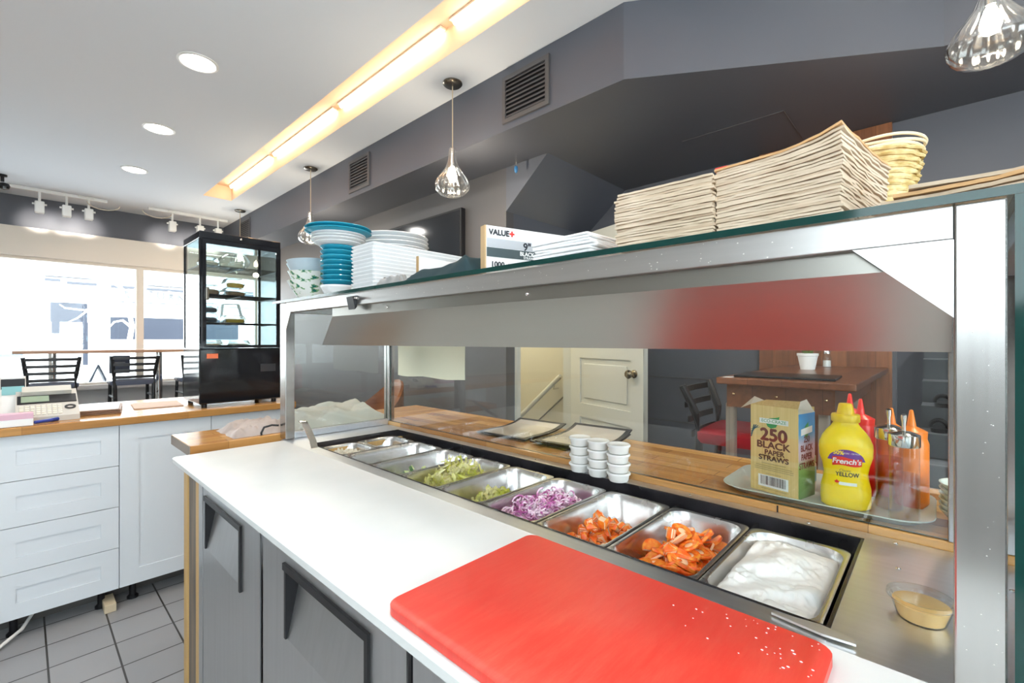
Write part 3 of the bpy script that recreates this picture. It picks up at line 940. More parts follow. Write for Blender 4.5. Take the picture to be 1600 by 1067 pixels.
def cabinet(x0, x1, label, drawers):
    t = thing('base_cabinet', label, 'cabinet', (0.5 * (x0 + x1), 3.2, 0.093), 0, 'white base cabinets under the counter')
    obj('carcass', boxes((x0 + 0.001, x1 - 0.001, 2.9485, 3.50, 0.093, 0.892)), M['cabinet'], t)
    if drawers:
        for k in range(4):
            cab_front(t, 'drawer_front', x0, x1, 0.093 + 0.2 * k, 0.293 + 0.2 * k, 0.066)
    else:
        cab_front(t, 'cabinet_door', x0, x1, 0.093, 0.893, 0.075)
    for sx in (x0 + 0.06, x1 - 0.06):
        bm = B(); lathe(bm, [(0, 0), (0.024, 0), (0.024, 0.01), (0.014, 0.02), (0.014, 0.093), (0, 0.093)], 16, c=(sx, 3.0, 0)); obj('foot', bm, M['black'], t, smooth=True)
    return t
cabinet(-0.495, -0.085, 'white drawer cabinet cut by the left edge of the picture', True)
cabinet(-0.085, 0.325, 'white shaker cabinet with four drawers under the wooden counter', True)
cabinet(0.325, 0.712, 'white shaker cabinet with one door, right of the drawers', False)
cabinet(0.712, 1.12, 'white shaker cabinet mostly hidden behind the prep table', False)
struct('baseboard_counter', boxes((-2.1, 1.12, 3.09, 3.11, 0.0, 0.092)), mat('grimy_plinth', (0.09, 0.085, 0.08), 0.6))
t = thing('wooden_worktop', 'long oiled wooden worktop on the white cabinets', 'worktop', (0.0, 3.3, 0.893))
obj('slab', bbox(-2.09, 1.156, 2.90, 3.70, 0.893, 0.93, 0.004), M['woodx'], t)
solo('wood_block', bbox(0.268, 0.312, 2.90, 3.03, 0.001, 0.040, 0.003), mat('pale_block', (0.62, 0.52, 0.36), 0.6), 'small pale wooden block wedged under the cabinet', 'block')
bm = B(); tube(bm, [(-0.30, 2.80, 0.012), (-0.18, 2.83, 0.012), (-0.08, 2.86, 0.015), (0.0, 2.96, 0.03), (0.04, 3.05, 0.06)], 0.007, 8)
solo('floor_cable', bm, M['trimwhite'], 'white cable running from under the cabinets onto the tiles', 'cable', smooth=True)

# payment terminal, desk phone, pads, pen, menus
t = thing('card_terminal', 'white handheld card terminal at the left edge of the counter', 'card terminal', (-0.02, 3.28, 0.93))
bm = B(); loops(bm, [[(-0.03 + px, 3.24 + py, 0.931) for px, py in rrect(0.045, 0.035, 0.012)], [(-0.03 + px, 3.26 + py, 1.06) for px, py in rrect(0.045, 0.020, 0.012)], [(-0.03 + px, 3.265 + py, 1.13) for px, py in rrect(0.043, 0.014, 0.010)]], True, True)
obj('terminal_body', bm, M['trimwhite'], t, smooth=True)
obj('terminal_screen', boxes((-0.065, 0.008, 3.232, 3.242, 1.045, 1.085)), mat('lcd_cyan', (0.25, 0.55, 0.58), 0.2), t)
obj('terminal_bezel', boxes((-0.068, 0.011, 3.2425, 3.246, 1.03, 1.12)), M['black'], t)
def ring_button(parent, c, r, tilt):
    bm = B(); lathe(bm, [(r * 0.55, 0), (r * 0.55, 0.003), (r, 0.003), (r, 0)], 24)
    bmesh.ops.rotate(bm, verts=bm.verts, matrix=Matrix.Rotation(tilt, 3, 'X')); bmesh.ops.translate(bm, verts=bm.verts, vec=c)
    obj('round_button', bm, M['black'], parent, smooth=True)
ring_button(t, (0.0, 3.212, 1.01), 0.016, R(80))
t = thing('desk_phone', 'beige desk phone with keypad and grey display', 'telephone', (0.08, 3.12, 0.93))
tl = R(24)
c_, s_ = math.cos(tl), math.sin(tl)
Y0, Z0 = 3.00, 0.955
def pz(u, w=0):  # u up the sloped face, w out of it
    return (Y0 + u * c_ - w * s_, Z0 + u * s_ + w * c_)
def slab(x0, x1, u0, u1, w0, w1):
    bm = B(); prism(bm, [pz(u0, w0), pz(u1, w0), pz(u1, w1), pz(u0, w1)], 'x', x0, x1); return bm
bm = B(); prism(bm, [(3.00, 0.931), (3.26, 0.931), pz(0.26, 0), pz(0, 0)], 'x', -0.02, 0.19)
obj('phone_body', bm, mat('warm_grey_plastic', (0.50, 0.48, 0.44), 0.45), t)
obj('display_bezel', slab(-0.015, 0.185, 0.125, 0.20, 0.0, 0.004), M['black'], t)
obj('display', slab(-0.003, 0.09, 0.135, 0.19, 0.004, 0.006), mat('lcd_green', (0.28, 0.36, 0.26), 0.2), t)
bm = B()
for i in range(8):
    for j in range(5):
        x = -0.008 + i * 0.018; u = 0.02 + j * 0.018
        prism(bm, [pz(u, 0), pz(u + 0.011, 0), pz(u + 0.011, 0.004), pz(u, 0.004)], 'x', x, x + 0.013)
obj('keypad', bm, mat('key_cream', (0.72, 0.69, 0.60), 0.5), t)
ring_button(t, (0.160, *pz(0.075, 0.001)), 0.020, tl)
obj('handset', slab(0.0, 0.17, 0.205, 0.26, 0.0, 0.022), mat('handset_grey', (0.55, 0.54, 0.49), 0.4), t)
t = thing('note_pad', 'pink and white note pad at the left edge of the counter', 'note pad', (-0.05, 2.96, 0.93))
obj('pad_sheets', bbox(-0.16, 0.035, 2.915, 2.985, 0.931, 0.962, 0.002), M['paper'], t)
obj('pink_cover', boxes((-0.16, 0.035, 2.915, 2.985, 0.9622, 0.985)), mat('pink_card', (0.72, 0.45, 0.55), 0.6), t)
t = thing('blue_pen', 'blue pen lying beside the note pad', 'pen', (0.06, 2.97, 0.93))
bm = B(); tube(bm, [(0.040, 2.945, 0.940), (0.095, 2.985, 0.940)], 0.0075, 10); obj('pen_barrel', bm, mat('pen_blue', (0.03, 0.06, 0.35), 0.3), t, smooth=True)
bm = B(); tube(bm, [(0.095, 2.985, 0.940), (0.115, 2.999, 0.941)], 0.0085, 10); obj('pen_cap', bm, mat('pen_cap_blue', (0.02, 0.04, 0.22), 0.3), t, smooth=True)
t = thing('menu_folder', 'stack of brown edged menus on the wooden worktop', 'menu', (0.245, 3.245, 0.93), R(-8))
for k in range(3):
    obj('menu_cover', bbox(-0.125, 0.125, -0.15, 0.15, 0.001 + 0.008 * k, 0.007 + 0.008 * k, 0.002), mat('brown_menu', (0.22, 0.12, 0.07), 0.5), t, world=False)
obj('menu_page', boxes((-0.115, 0.115, -0.14, 0.14, 0.0235, 0.0255)), M['paper'], t, world=False)
bm = B(); loops(bm, [[(px, py, 0.001) for px, py in rrect(0.11, 0.14, 0.004)], [(px, py, 0.006) for px, py in rrect(0.11, 0.14, 0.004)]], True, True)
solo('paper_sheet', bm, mat('pink_kraft', (0.58, 0.42, 0.33), 0.7), 'flat brown paper lying between the menus and the display case', 'paper', loc=(0.535, 3.32, 0.93), rot=(0, 0, R(-4)))

# ---------------- refrigerated display case
X0, X1, Y0c, Y1c = 0.665, 1.09, 2.97, 3.33
t = thing('display_case', 'tall black glass display case with shelves of packed food', 'display case', (0.88, 3.15, 0.93))
obj('case_base', bbox(X0, X1, Y0c, Y1c, 0.952, 1.262, 0.006), M['blackgloss'], t)
for x in (X0 + 0.03, X1 - 0.03):
    for y in (Y0c + 0.03, Y1c - 0.03):
        bm = B(); lathe(bm, [(0, 0), (0.014, 0), (0.014, 0.0225), (0, 0.0225)], 12, c=(x, y, 0.9305)); obj('case_foot', bm, M['black'], t)
for x in (X0, X1 - 0.016):
    for y in (Y0c, Y1c - 0.016):
        obj('corner_post', boxes((x, x + 0.016, y, y + 0.016, 1.262, 1.87)), M['blackgloss'], t)
obj('case_roof', bbox(X0, X1, Y0c, Y1c, 1.87, 1.912, 0.004), M['blackgloss'], t)
obj('door_frame', boxes((X0 + 0.012, X0 + 0.030, Y0c - 0.014, Y0c - 0.001, 1.264, 1.868), (X1 - 0.030, X1 - 0.012, Y0c - 0.014, Y0c - 0.001, 1.264, 1.868), (X0 + 0.030, X1 - 0.030, Y0c - 0.014, Y0c - 0.001, 1.264, 1.280), (X0 + 0.030, X1 - 0.030, Y0c - 0.014, Y0c - 0.001, 1.842, 1.868)), M['blackgloss'], t)
bm = B(); box(bm, X0 + 0.030, X1 - 0.030, Y0c - 0.008, Y0c - 0.004, 1.280, 1.842); obj('glass_door', bm, M['caseglass'], t)
obj('side_glass', boxes((X0 + 0.004, X0 + 0.008, Y0c + 0.022, Y1c - 0.022, 1.262, 1.87)), M['caseglass'], t)
obj('side_glass', boxes((X1 - 0.008, X1 - 0.004, Y0c + 0.022, Y1c - 0.022, 1.262, 1.87)), M['caseglass'], t)
obj('back_glass', boxes((X0 + 0.022, X1 - 0.022, Y1c - 0.010, Y1c - 0.006, 1.262, 1.87)), M['caseglass'], t)
obj('door_handle', bbox(X0 + 0.024, X0 + 0.040, Y0c - 0.034, Y0c - 0.015, 1.53, 1.60, 0.004), M['nickel'], t)
bm = B(); lathe(bm, [(0, 0), (0.008, 0), (0.006, 0.006), (0, 0.007)], 14)
bmesh.ops.rotate(bm, verts=bm.verts, matrix=Matrix.Rotation(R(90), 3, 'X')); bmesh.ops.translate(bm, verts=bm.verts, vec=(0.87, Y0c - 0.002, 1.892)); obj('lock', bm, M['chrome'], t, smooth=True)
obj('orange_sticker', boxes((0.70, 0.755, Y0c - 0.0015, Y0c - 0.0003, 1.205, 1.232)), mat('orange_sticker', (0.85, 0.20, 0.08), 0.5), t)
obj('thermostat_plate', boxes((0.975, 1.06, Y0c - 0.002, Y0c - 0.0003, 1.12, 1.165)), mat('plate_black', (0.03, 0.03, 0.035), 0.3), t)
shz = (1.406, 1.567, 1.731)
for z in shz:
    bm = B()
    for k in range(10):
        y = Y0c + 0.03 + k * 0.032
        tube(bm, [(X0 + 0.014, y, z), (X1 - 0.014, y, z)], 0.0017, 5)
    for x in (X0 + 0.014, 0.5 * (X0 + X1), X1 - 0.014):
        tube(bm, [(x, Y0c + 0.03, z - 0.003), (x, Y1c - 0.04, z - 0.003)], 0.003, 6)
    obj('wire_shelf', bm, M['darkmetal'], t)
area('case_strip_lamp', (0.88, 3.15, 1.868), 0.3, 0.03, 1.2, (1, 0.95, 0.85))
# clamshell food boxes inside
food = {'bread': mat('baked_crust', (0.50, 0.30, 0.12), 0.7), 'brown': mat('brown_food', (0.25, 0.14, 0.07), 0.7), 'yellow': mat('yellow_food', (0.62, 0.38, 0.05), 0.6), 'pale': mat('pale_food', (0.66, 0.58, 0.46), 0.7), 'navy': mat('navy_food', (0.05, 0.06, 0.10), 0.5)}
def clam(x, y, z, sx, sy, h, f, label):
    t = thing('food_box', label, 'food box', (x, y, z), 0, 'clear food boxes in the display case')
    bm = B(); loops(bm, [[(px, py, 0.001) for px, py in rrect(sx * 0.85, sy * 0.85, 0.01)], [(px, py, h * 0.45) for px, py in rrect(sx, sy, 0.012)], [(px, py, h * 0.5) for px, py in rrect(sx, sy, 0.012)], [(px, py, h) for px, py in rrect(sx * 0.82, sy * 0.82, 0.014)]], True, True)
    obj('box_shell', bm, M['clam'], t, world=False, smooth=True)
    bm = B(); loops(bm, [[(px, py, 0.003) for px, py in rrect(sx * 0.78, sy * 0.78, 0.01)], [(px, py, h * 0.42) for px, py in rrect(sx * 0.86, sy * 0.86, 0.012)], [(px, py, h * 0.55) for px, py in rrect(sx * 0.6, sy * 0.6, 0.012)]], True, True)
    obj('box_filling', bm, food[f], t, world=False, smooth=True)
fb = [(0.735, 3.09, 1.735, 0.045, 0.06, 0.045, 'pale', 'low clear box at the left of the top shelf in the display case'),
      (0.735, 3.10, 1.571, 0.050, 0.07, 0.055, 'brown', 'clear box of brown pastry at the left of the second shelf'),
      (0.865, 3.10, 1.571, 0.055, 0.07, 0.045, 'brown', 'lower clear box in the middle of the second shelf'),
      (0.865, 3.10, 1.6175, 0.050, 0.065, 0.055, 'yellow', 'clear box of yellow food stacked on another on the second shelf'),
      (0.730, 3.10, 1.410, 0.045, 0.07, 0.055, 'navy', 'dark filled box at the left of the third shelf'),
      (0.730, 3.10, 1.4665, 0.045, 0.07, 0.055, 'navy', 'dark filled box stacked on another on the third shelf'),
      (0.865, 3.10, 1.410, 0.055, 0.07, 0.045, 'yellow', 'clear box of yellow food on the third shelf'),
      (0.745, 3.10, 1.263, 0.055, 0.07, 0.045, 'bread', 'clear box of bread at the bottom left of the display case'),
      (0.885, 3.10, 1.263, 0.060, 0.07, 0.045, 'pale', 'clear box of pale pastry at the bottom middle of the display case')]
for a in fb:
    clam(*a)
t = thing('cake_dome', 'round clear domed box on the top shelf of the display case', 'food box', (0.865, 3.12, 1.735))
bm = B(); lathe(bm, [(0, 0.001), (0.065, 0.001), (0.070, 0.02), (0.066, 0.06), (0.045, 0.082), (0, 0.09)], 32, c=(0.865, 3.12, 1.735)); obj('dome', bm, M['plastic'], t, smooth=True)
bm = B(); lathe(bm, [(0, 0.003), (0.055, 0.003), (0.055, 0.03), (0, 0.035)], 32, c=(0.865, 3.12, 1.735)); obj('cake', bm, food['pale'], t, smooth=True)
t = thing('label_card', 'bent white card standing on the third shelf of the display case', 'card', (0.88, 3.20, 1.41))
bm = B(); prism(bm, [(0.83, 1.412), (0.84, 1.53), (0.93, 1.535), (0.96, 1.412), (0.955, 1.412), (0.925, 1.53), (0.845, 1.525), (0.835, 1.412)], 'y', 3.20, 3.24); obj('card_sheet', bm, M['paper'], t)

# ---------------- brown seats seen behind the counter end
def tubchair(x, y, rz, label):
    t = thing('leather_chair', label, 'chair', (x, y, 0.13), rz, 'brown leather chairs')
    bm = B()
    n = 16
    ls = []
    ring = []
    inner, outer = [], []
    for k in range(n + 1):
        a = PI * k / n
        h = 0.66 + 0.22 * math.sin(a) ** 1.5
        inner.append((0.22 * math.cos(a), 0.20 * math.sin(a), 0.42)); outer.append((0.27 * math.cos(a), 0.26 * math.sin(a), h))
    for k in range(n):
        (ax, ay, _), (bx, by, _) = inner[k], inner[k + 1]
        (cx, cy, hc), (dx, dy, hd) = outer[k], outer[k + 1]
        V = [bm.verts.new(p) for p in ((ax, ay, 0.40), (bx, by, 0.40), (dx * 0.93, dy * 0.93, hd), (cx * 0.93, cy * 0.93, hc), (cx, cy, hc - 0.01), (dx, dy, hd - 0.01), (dx, dy, 0.36), (cx, cy, 0.36))]
        for f in ((0, 1, 2, 3), (3, 2, 5, 4), (4, 5, 6, 7), (7, 6, 1, 0)):
            bm.faces.new([V[i] for i in f])
    bmesh.ops.remove_doubles(bm, verts=bm.verts, dist=0.0005)
    bmesh.ops.recalc_face_normals(bm, faces=bm.faces)
    obj('curved_back', bm, M['brownleather'], t, world=False, smooth=True)
    bm = B(); loops(bm, [[(px, py, 0.36) for px, py in rrect(0.22, 0.20, 0.08)], [(px, py, 0.44) for px, py in rrect(0.23, 0.21, 0.08)], [(px, py, 0.46) for px, py in rrect(0.18, 0.16, 0.08)]], True, True)
    obj('seat', bm, M['brownleather'], t, world=False, smooth=True)
    for sx in (-1, 1):
        for sy in (-1, 1):
            bm = B(); tube(bm, [(sx * 0.17, sy * 0.14, 0.36), (sx * 0.20, sy * 0.18, 0)], 0.014, 8); obj('leg', bm, M['darkmetal'], t, world=False, smooth=True)
    return t
tubchair(1.43, 4.16, R(20), 'brown leather tub chair seen beside the left steel post')
tubchair(1.75, 3.10, R(-100), 'brown leather chair seen through the end glass above the bag')

# ================================================================ PREP TABLE
t = thing('prep_table', 'stainless steel refrigerated prep table with a pan well', 'prep table', (0.7, 0.7, 0.0))
# body built around the door recesses
body = boxes((0.405, 1.135, -1.0, 1.66, 0.05, 0.70), (0.405, 0.72, -1.0, 1.66, 0.70, 0.899), (1.112, 1.135, -1.0, 1.66, 0.70, 0.899),
             (0.3705, 0.405, -1.0, 1.66, 0.872, 0.899), (0.3705, 0.405, 1.62, 1.66, 0.05, 0.872), (0.72, 1.112, -1.0, 0.10, 0.70, 0.899))
obj('fridge_body', body, M['fridge'], t)
def fdoor(y0, y1, ya, yb, za=0.69, zb=0.83):
    """door leaf with a wedge-shaped grip pocket between ya..yb"""
    f = 0.372; z0, z1 = 0.10, 0.868
    bm = B()
    box(bm, f, f + 0.003, y0, ya, z0, z1); box(bm, f, f + 0.003, yb, y1, z0, z1)
    box(bm, f, f + 0.003, ya, yb, z0, za); box(bm, f, f + 0.003, ya, yb, zb, z1)
    quad(bm, (f, ya, za), (f, yb, za), (f + 0.030, yb, zb), (f + 0.030, ya, zb))
    d = obj('fridge_door', bm, M['fridge'], t)
    bm = B()
    w = 0.010
    box(bm, f - 0.006, f + 0.001, ya - w, yb + w, zb, zb + 0.014)
    box(bm, f - 0.006, f + 0.001, ya - w, ya, za - 0.01, zb)
    prism(bm, [(f - 0.004, za), (f - 0.004, zb), (f + 0.030, zb), (f + 0.001, za)], 'y', yb - 0.002, yb + 0.006)
    box(bm, f, f + 0.030, ya, yb, zb - 0.003, zb)
    obj('grip_trim', bm, M['black'], d)
fdoor(1.137, 1.615, 1.27, 1.58)
fdoor(0.552, 1.117, 0.66, 0.98)
fdoor(-0.10, 0.536, 0.05, 0.40)
obj('door_gap', boxes((0.38, 0.404, 1.117, 1.137, 0.05, 0.868), (0.38, 0.404, 0.536, 0.552, 0.05, 0.868)), M['black'], t)
# steel top framing the well
obj('steel_top', boxes((0.686, 0.728, 0.105, 1.866, 0.899, 0.92), (1.106, 1.147, 0.105, 1.866, 0.899, 0.92), (0.728, 1.106, 1.706, 1.866, 0.899, 0.92), (0.35, 1.147, -1.0, 0.105, 0.899, 0.9195), (0.37, 0.686, 0.105, 1.84, 0.899, 0.904)), M['steelx'], t)
bm = B()
lx0, lx1, ly0, ly1 = 0.728, 1.106, 0.105, 1.706
box(bm, lx0, lx0 + 0.005, ly0, ly1, 0.75, 0.921); box(bm, lx1 - 0.005, lx1, ly0, ly1, 0.75, 0.921)
box(bm, lx0 + 0.005, lx1 - 0.005, ly0, ly0 + 0.005, 0.75, 0.921); box(bm, lx0 + 0.005, lx1 - 0.005, ly1 - 0.005, ly1, 0.75, 0.921)
box(bm, lx0 + 0.005, lx1 - 0.005, ly0 + 0.005, ly1 - 0.005, 0.75, 0.755)
obj('well_liner', bm, M['gasket'], t)
for k in range(10):
    y = 0.1175 + k * 0.1735
    obj('divider_bar', boxes((1.062, 1.101, max(y - 0.003, 0.1105), min(y + 0.003, 1.70), 0.885, 0.903)), M['gasket'], t)
bm = B()
for k, (x, y) in enumerate(((1.125, 0.20), (1.122, 0.06), (1.00, 0.05), (0.93, -0.02), (1.03, -0.03), (1.13, 0.45), (1.13, 0.95))):
    bmesh.ops.create_icosphere(bm, subdivisions=2, radius=0.004, matrix=Matrix.Translation((x, y, 0.9205)) @ Matrix.Diagonal((1, 1, 0.4, 1)))
obj('rivet', bm, M['chrome'], t, smooth=True)
# end panel: plywood layers left of the doors
t = thing('plywood_end_panel', 'layered plywood panel edge at the left end of the prep table', 'panel', (0.75, 1.76, 0.0))
obj('wood_layer', boxes((0.375, 1.13, 1.663, 1.715, 0.0, 0.898)), M['woodend'], t)
obj('dark_core', boxes((0.380, 1.13, 1.715, 1.825, 0.0, 0.898)), vary(mat('dark_ply', (0.16, 0.13, 0.11), 0.5), (0.12, 0.10, 0.09), (0.24, 0.18, 0.13), (30, 30, 3)), t)
obj('wood_layer', boxes((0.375, 1.13, 1.825, 1.87, 0.0, 0.898)), M['woodend'], t)

# cutting boards
bm = B(); loops(bm, [[(0.512 + px, 0.67 + py, 0.9045) for px, py in rrect(0.176, 1.168, 0.014)], [(0.512 + px, 0.67 + py, 0.906) for px, py in rrect(0.1775, 1.17, 0.015)], [(0.512 + px, 0.67 + py, 0.9185) for px, py in rrect(0.1775, 1.17, 0.015)], [(0.512 + px, 0.67 + py, 0.9205) for px, py in rrect(0.1755, 1.168, 0.014)]], True, True)
solo('white_cutting_board', bm, M['board'], 'long white cutting board along the front of the prep table', 'cutting board', smooth=True)
bm = B(); loops(bm, [[(0.504 + px, 0.329 + py, 0.921) for px, py in rrect(0.155, 0.236, 0.018)], [(0.504 + px, 0.329 + py, 0.9225) for px, py in rrect(0.1575, 0.2385, 0.020)], [(0.504 + px, 0.329 + py, 0.9345) for px, py in rrect(0.1575, 0.2385, 0.020)], [(0.504 + px, 0.329 + py, 0.9365) for px, py in rrect(0.155, 0.236, 0.018)]], True, True)
o = solo('red_cutting_board', bm, M['red'], 'red cutting board lying on the white one', 'cutting board', smooth=True)
bm = B()
for k in range(40):
    x = random.uniform(0.57, 0.655); y = 0.10 + abs(random.gauss(0, 0.05)) * 1.3; s = random.uniform(0.0003, 0.0009)
    bmesh.ops.create_icosphere(bm, subdivisions=1, radius=s, matrix=Matrix.Translation((x, y, 0.9367)) @ Matrix.Diagonal((1.5, 2.2, 0.5, 1)))
solo('crumbs', bm, M['paper'], 'white crumbs scattered near the corner of the red cutting board', 'crumbs', kind='stuff')
bm = B(); loops(bm, [[(px, py, 0.0) for px, py in rrect(0.18, 0.022, 0.02)], [(px, py, 0.002) for px, py in rrect(0.18, 0.022, 0.02)]], True, True)

# ---------------- food pans
def pan_bm(hx, hy, depth=0.078, zt=0.0):
    bm = B()
    loops(bm, [[(px, py, zt - 0.003) for px, py in rrect(hx, hy, 0.020)], [(px, py, zt) for px, py in rrect(hx, hy, 0.020)],
               [(px, py, zt + 0.0012) for px, py in rrect(hx - 0.004, hy - 0.004, 0.022)],
               [(px, py, zt) for px, py in rrect(hx - 0.012, hy - 0.008, 0.036)],
               [(px, py, zt - 0.008) for px, py in rrect(hx - 0.015, hy - 0.011, 0.038)],
               [(px, py, zt - 0.018) for px, py in rrect(hx - 0.017, hy - 0.013, 0.038)],
               [(px, py, zt - depth + 0.02) for px, py in rrect(hx - 0.024, hy - 0.019, 0.040)],
               [(px, py, zt - depth + 0.005) for px, py in rrect(hx - 0.031, hy - 0.026, 0.040)],
               [(px, py, zt - depth) for px, py in rrect(hx - 0.046, hy - 0.040, 0.034)]], False, True)
    return bm
PX = 0.898; PHX = 0.1625; PHY = 0.0855; PZ = 0.907; PF = PZ + 0.022
def py_(k):
    return 0.204 + 0.1735 * k
labs = ['steel food pan full of thick white sauce, nearest the right end', 'steel food pan holding large tomato slices', 'steel food pan holding chopped tomato chunks', 'steel food pan holding sliced purple onion', 'steel food pan with a few lettuce pieces next to the onion', 'steel food pan heaped with pale shredded lettuce', 'steel food pan with a few cucumber pieces', 'empty steel food pan']
p0 = None
for k in range(8):
    if p0 is None:
        p0 = solo('food_pan', pan_bm(PHX, PHY), M['pan'], labs[k], 'food pan', 'steel food pans in the prep table', smooth=True, loc=(PX, py_(k), PZ))
    else:
        q = dup(p0, (PX, py_(k), PZ), label=labs[k])
solo('small_food_pan', pan_bm(0.080, PHY, 0.08), M['pan'], 'small steel pan of dark red olive slices in the far corner', 'food pan', 'small steel food pans', smooth=True, loc=(PX + 0.0815, py_(8), PZ))
solo('small_food_pan', pan_bm(0.080, PHY, 0.08), M['pan'], 'small steel pan of crumbled white cheese at the far front', 'food pan', 'small steel food pans', smooth=True, loc=(PX - 0.0815, py_(8), PZ))

def heap(name, label, cat, cx, cy, hx, hy, fn, m, nx=60, ny=36, kind='stuff', base=-0.02):
    bm = B(); V = []
    for j in range(ny + 1):
        row = []
        for i in range(nx + 1):
            u, v = -1 + 2 * i / nx, -1 + 2 * j / ny
            row.append(bm.verts.new((u * hx, v * hy, fn(u, v))))
        V.append(row)
    for j in range(ny):
        for i in range(nx):
            bm.faces.new((V[j][i], V[j][i + 1], V[j + 1][i + 1], V[j + 1][i]))
    # skirt down to a flat base
    ring = [V[0][i] for i in range(nx)] + [V[j][nx] for j in range(ny)] + [V[ny][i] for i in range(nx, 0, -1)] + [V[j][0] for j in range(ny, 0, -1)]
    low = [bm.verts.new((v_.co.x * 0.97, v_.co.y * 0.97, base)) for v_ in ring]
    for i in range(len(ring)):
        k2 = (i + 1) % len(ring)
        bm.faces.new((ring[i], low[i], low[k2], ring[k2]))
    bm.faces.new(low)
    bmesh.ops.recalc_face_normals(bm, faces=bm.faces)
    return solo(name, bm, m, label, cat, kind=kind, smooth=True, loc=(cx, cy, PZ if name == 'yogurt_sauce' else PF))
def fz(u, v):
    e = (1 - min(1, abs(u)) ** 10) * (1 - min(1, abs(v)) ** 10)
    n_ = noise.fractal(Vector((u * 3.2 + 2, v * 2.0, 0.3)), 1.0, 2.0, 4)
    swirl = math.sin(7 * (u + 0.5 * v) + 3 * n_)
    return -0.026 + 0.020 * e ** 0.5 + e * (0.010 * n_ + 0.0025 * swirl + 0.014 * math.exp(-((u - 0.45) ** 2 + (v - 0.1) ** 2) / 0.18))
sauce = mat('white_sauce', (0.84, 0.85, 0.83), 0.35)
sauce.node_tree.nodes['Principled BSDF'].inputs['Subsurface Weight'].default_value = 0.0
heap('yogurt_sauce', 'thick white yogurt sauce filling the nearest pan', 'sauce', PX, py_(0), PHX - 0.0195, PHY - 0.0155, fz, sauce, 90, 50, base=-0.058)

def rrot():
    return Euler((random.uniform(0, 6.28), random.uniform(0, 6.28), random.uniform(0, 6.28))).to_matrix().to_4x4()

# tomato chunks and slices: separate pieces
tom = vary(mat('tomato_flesh', (0.86, 0.22, 0.02), 0.22), (0.84, 0.12, 0.010), (0.92, 0.40, 0.05), (60, 60, 60), lo=0.4, hi=0.7)
tomc = mat('tomato_core', (0.90, 0.60, 0.36), 0.35)
def tomato_slice():
    """half-moon slice: skin ring, pale core, seed pockets"""
    bm = B(); n = 18
    prof = []
    for k in range(n + 1):
        a = PI * k / n
        prof.append((0.031 * math.cos(a), 0.031 * math.sin(a)))
    prism(bm, prof, 'z', -0.0035, 0.0035)
    bevel(bm, 0.0012, 2)
    return bm
def tomato_round():
    bm = B()
    lathe(bm, [(0, 0.0025), (0.010, 0.0028), (0.012, 0.0012), (0.024, 0.0012), (0.026, 0.0032), (0.030, 0.0035), (0.032, 0.001), (0.031, -0.0035), (0, -0.0035)], 26)
    return bm
def tomato_wedge():
    bm = B()
    prism(bm, [(0, 0), (0.024, -0.004), (0.030, 0.008), (0.024, 0.018)], 'z', -0.012, 0.012)
    bevel(bm, 0.003, 2)
    return bm
protos = []
for nm, fnb in (('tomato_slice', tomato_slice), ('tomato_round', tomato_round), ('tomato_wedge', tomato_wedge)):
    me = bpy.data.meshes.new(nm); b2 = fnb(); b2.to_mesh(me); b2.free(); me.materials.append(tom); me.materials.append(tomc)
    for p in me.polygons:
        p.use_smooth = nm != 'tomato_slice'
        if nm == 'tomato_round' and math.hypot(p.center.x, p.center.y) < 0.011:
            p.material_index = 1
        if nm != 'tomato_round' and random.random() < 0.30 and p.area > 2e-5:
            p.material_index = 1
    protos.append(me)
def pile(me, name, label, cat, group, k, n, spread, hfn, flat=0.5, zb=-0.095):
    for i in range(n):
        u = random.uniform(-spread[0], spread[0]) + spread[2]; v = random.uniform(-spread[1], spread[1]) + spread[3]
        top = hfn(u, v)
        z = zb + (top - zb) * (0.35 + 0.65 * (i / n))
        o = bpy.data.objects.new(name, random.choice(me) if isinstance(me, list) else me); COL.objects.link(o)
        o.location = (PX + u * (PHX - 0.045), py_(k) + v * (PHY - 0.036), PF + z)
        o.rotation_euler = (random.gauss(0, flat), random.gauss(0, flat), random.uniform(0, 6.28))
        s = random.uniform(0.6, 0.95); o.scale = (s, s, s)
        tag(o, label, cat, group)
def dome(h, cu, cv, w):
    return lambda u, v: -0.088 + h * math.exp(-((u - cu) ** 2 + (v - cv) ** 2) / w)
def flatbed(name, label, k, zf, m):
    return heap(name, label, 'food', PX, py_(k), PHX - 0.034, PHY - 0.028, zf, m, 40, 24, base=-0.0985)
# juice and bits under the pieces keep them resting on something
flatbed('tomato_juice', 'tomato pulp under the slices', 1, lambda u, v: -0.088 + 0.050 * math.exp(-((u - 0.15) ** 2 + v * v) / 0.55), tom)
pile([protos[0], protos[1], protos[2], protos[0]], 'tomato_slice', 'orange-red tomato slice in the second pan from the right', 'tomato slice', 'tomato slices', 1, 80, (0.95, 0.95, 0, 0), dome(0.080, 0.1, 0.0, 1.2), 0.4)
flatbed('tomato_juice', 'tomato pulp under the chunks', 2, lambda u, v: -0.090 + 0.036 * math.exp(-((u + 0.15) ** 2 + v * v) / 0.4), tom)
pile(protos[2], 'tomato_chunk', 'orange-red tomato chunk in the third pan from the right', 'tomato chunk', 'chopped tomato chunks', 2, 99, (0.68, 0.95, -0.10, 0), dome(0.062, -0.15, 0.0, 0.8), 1.2)

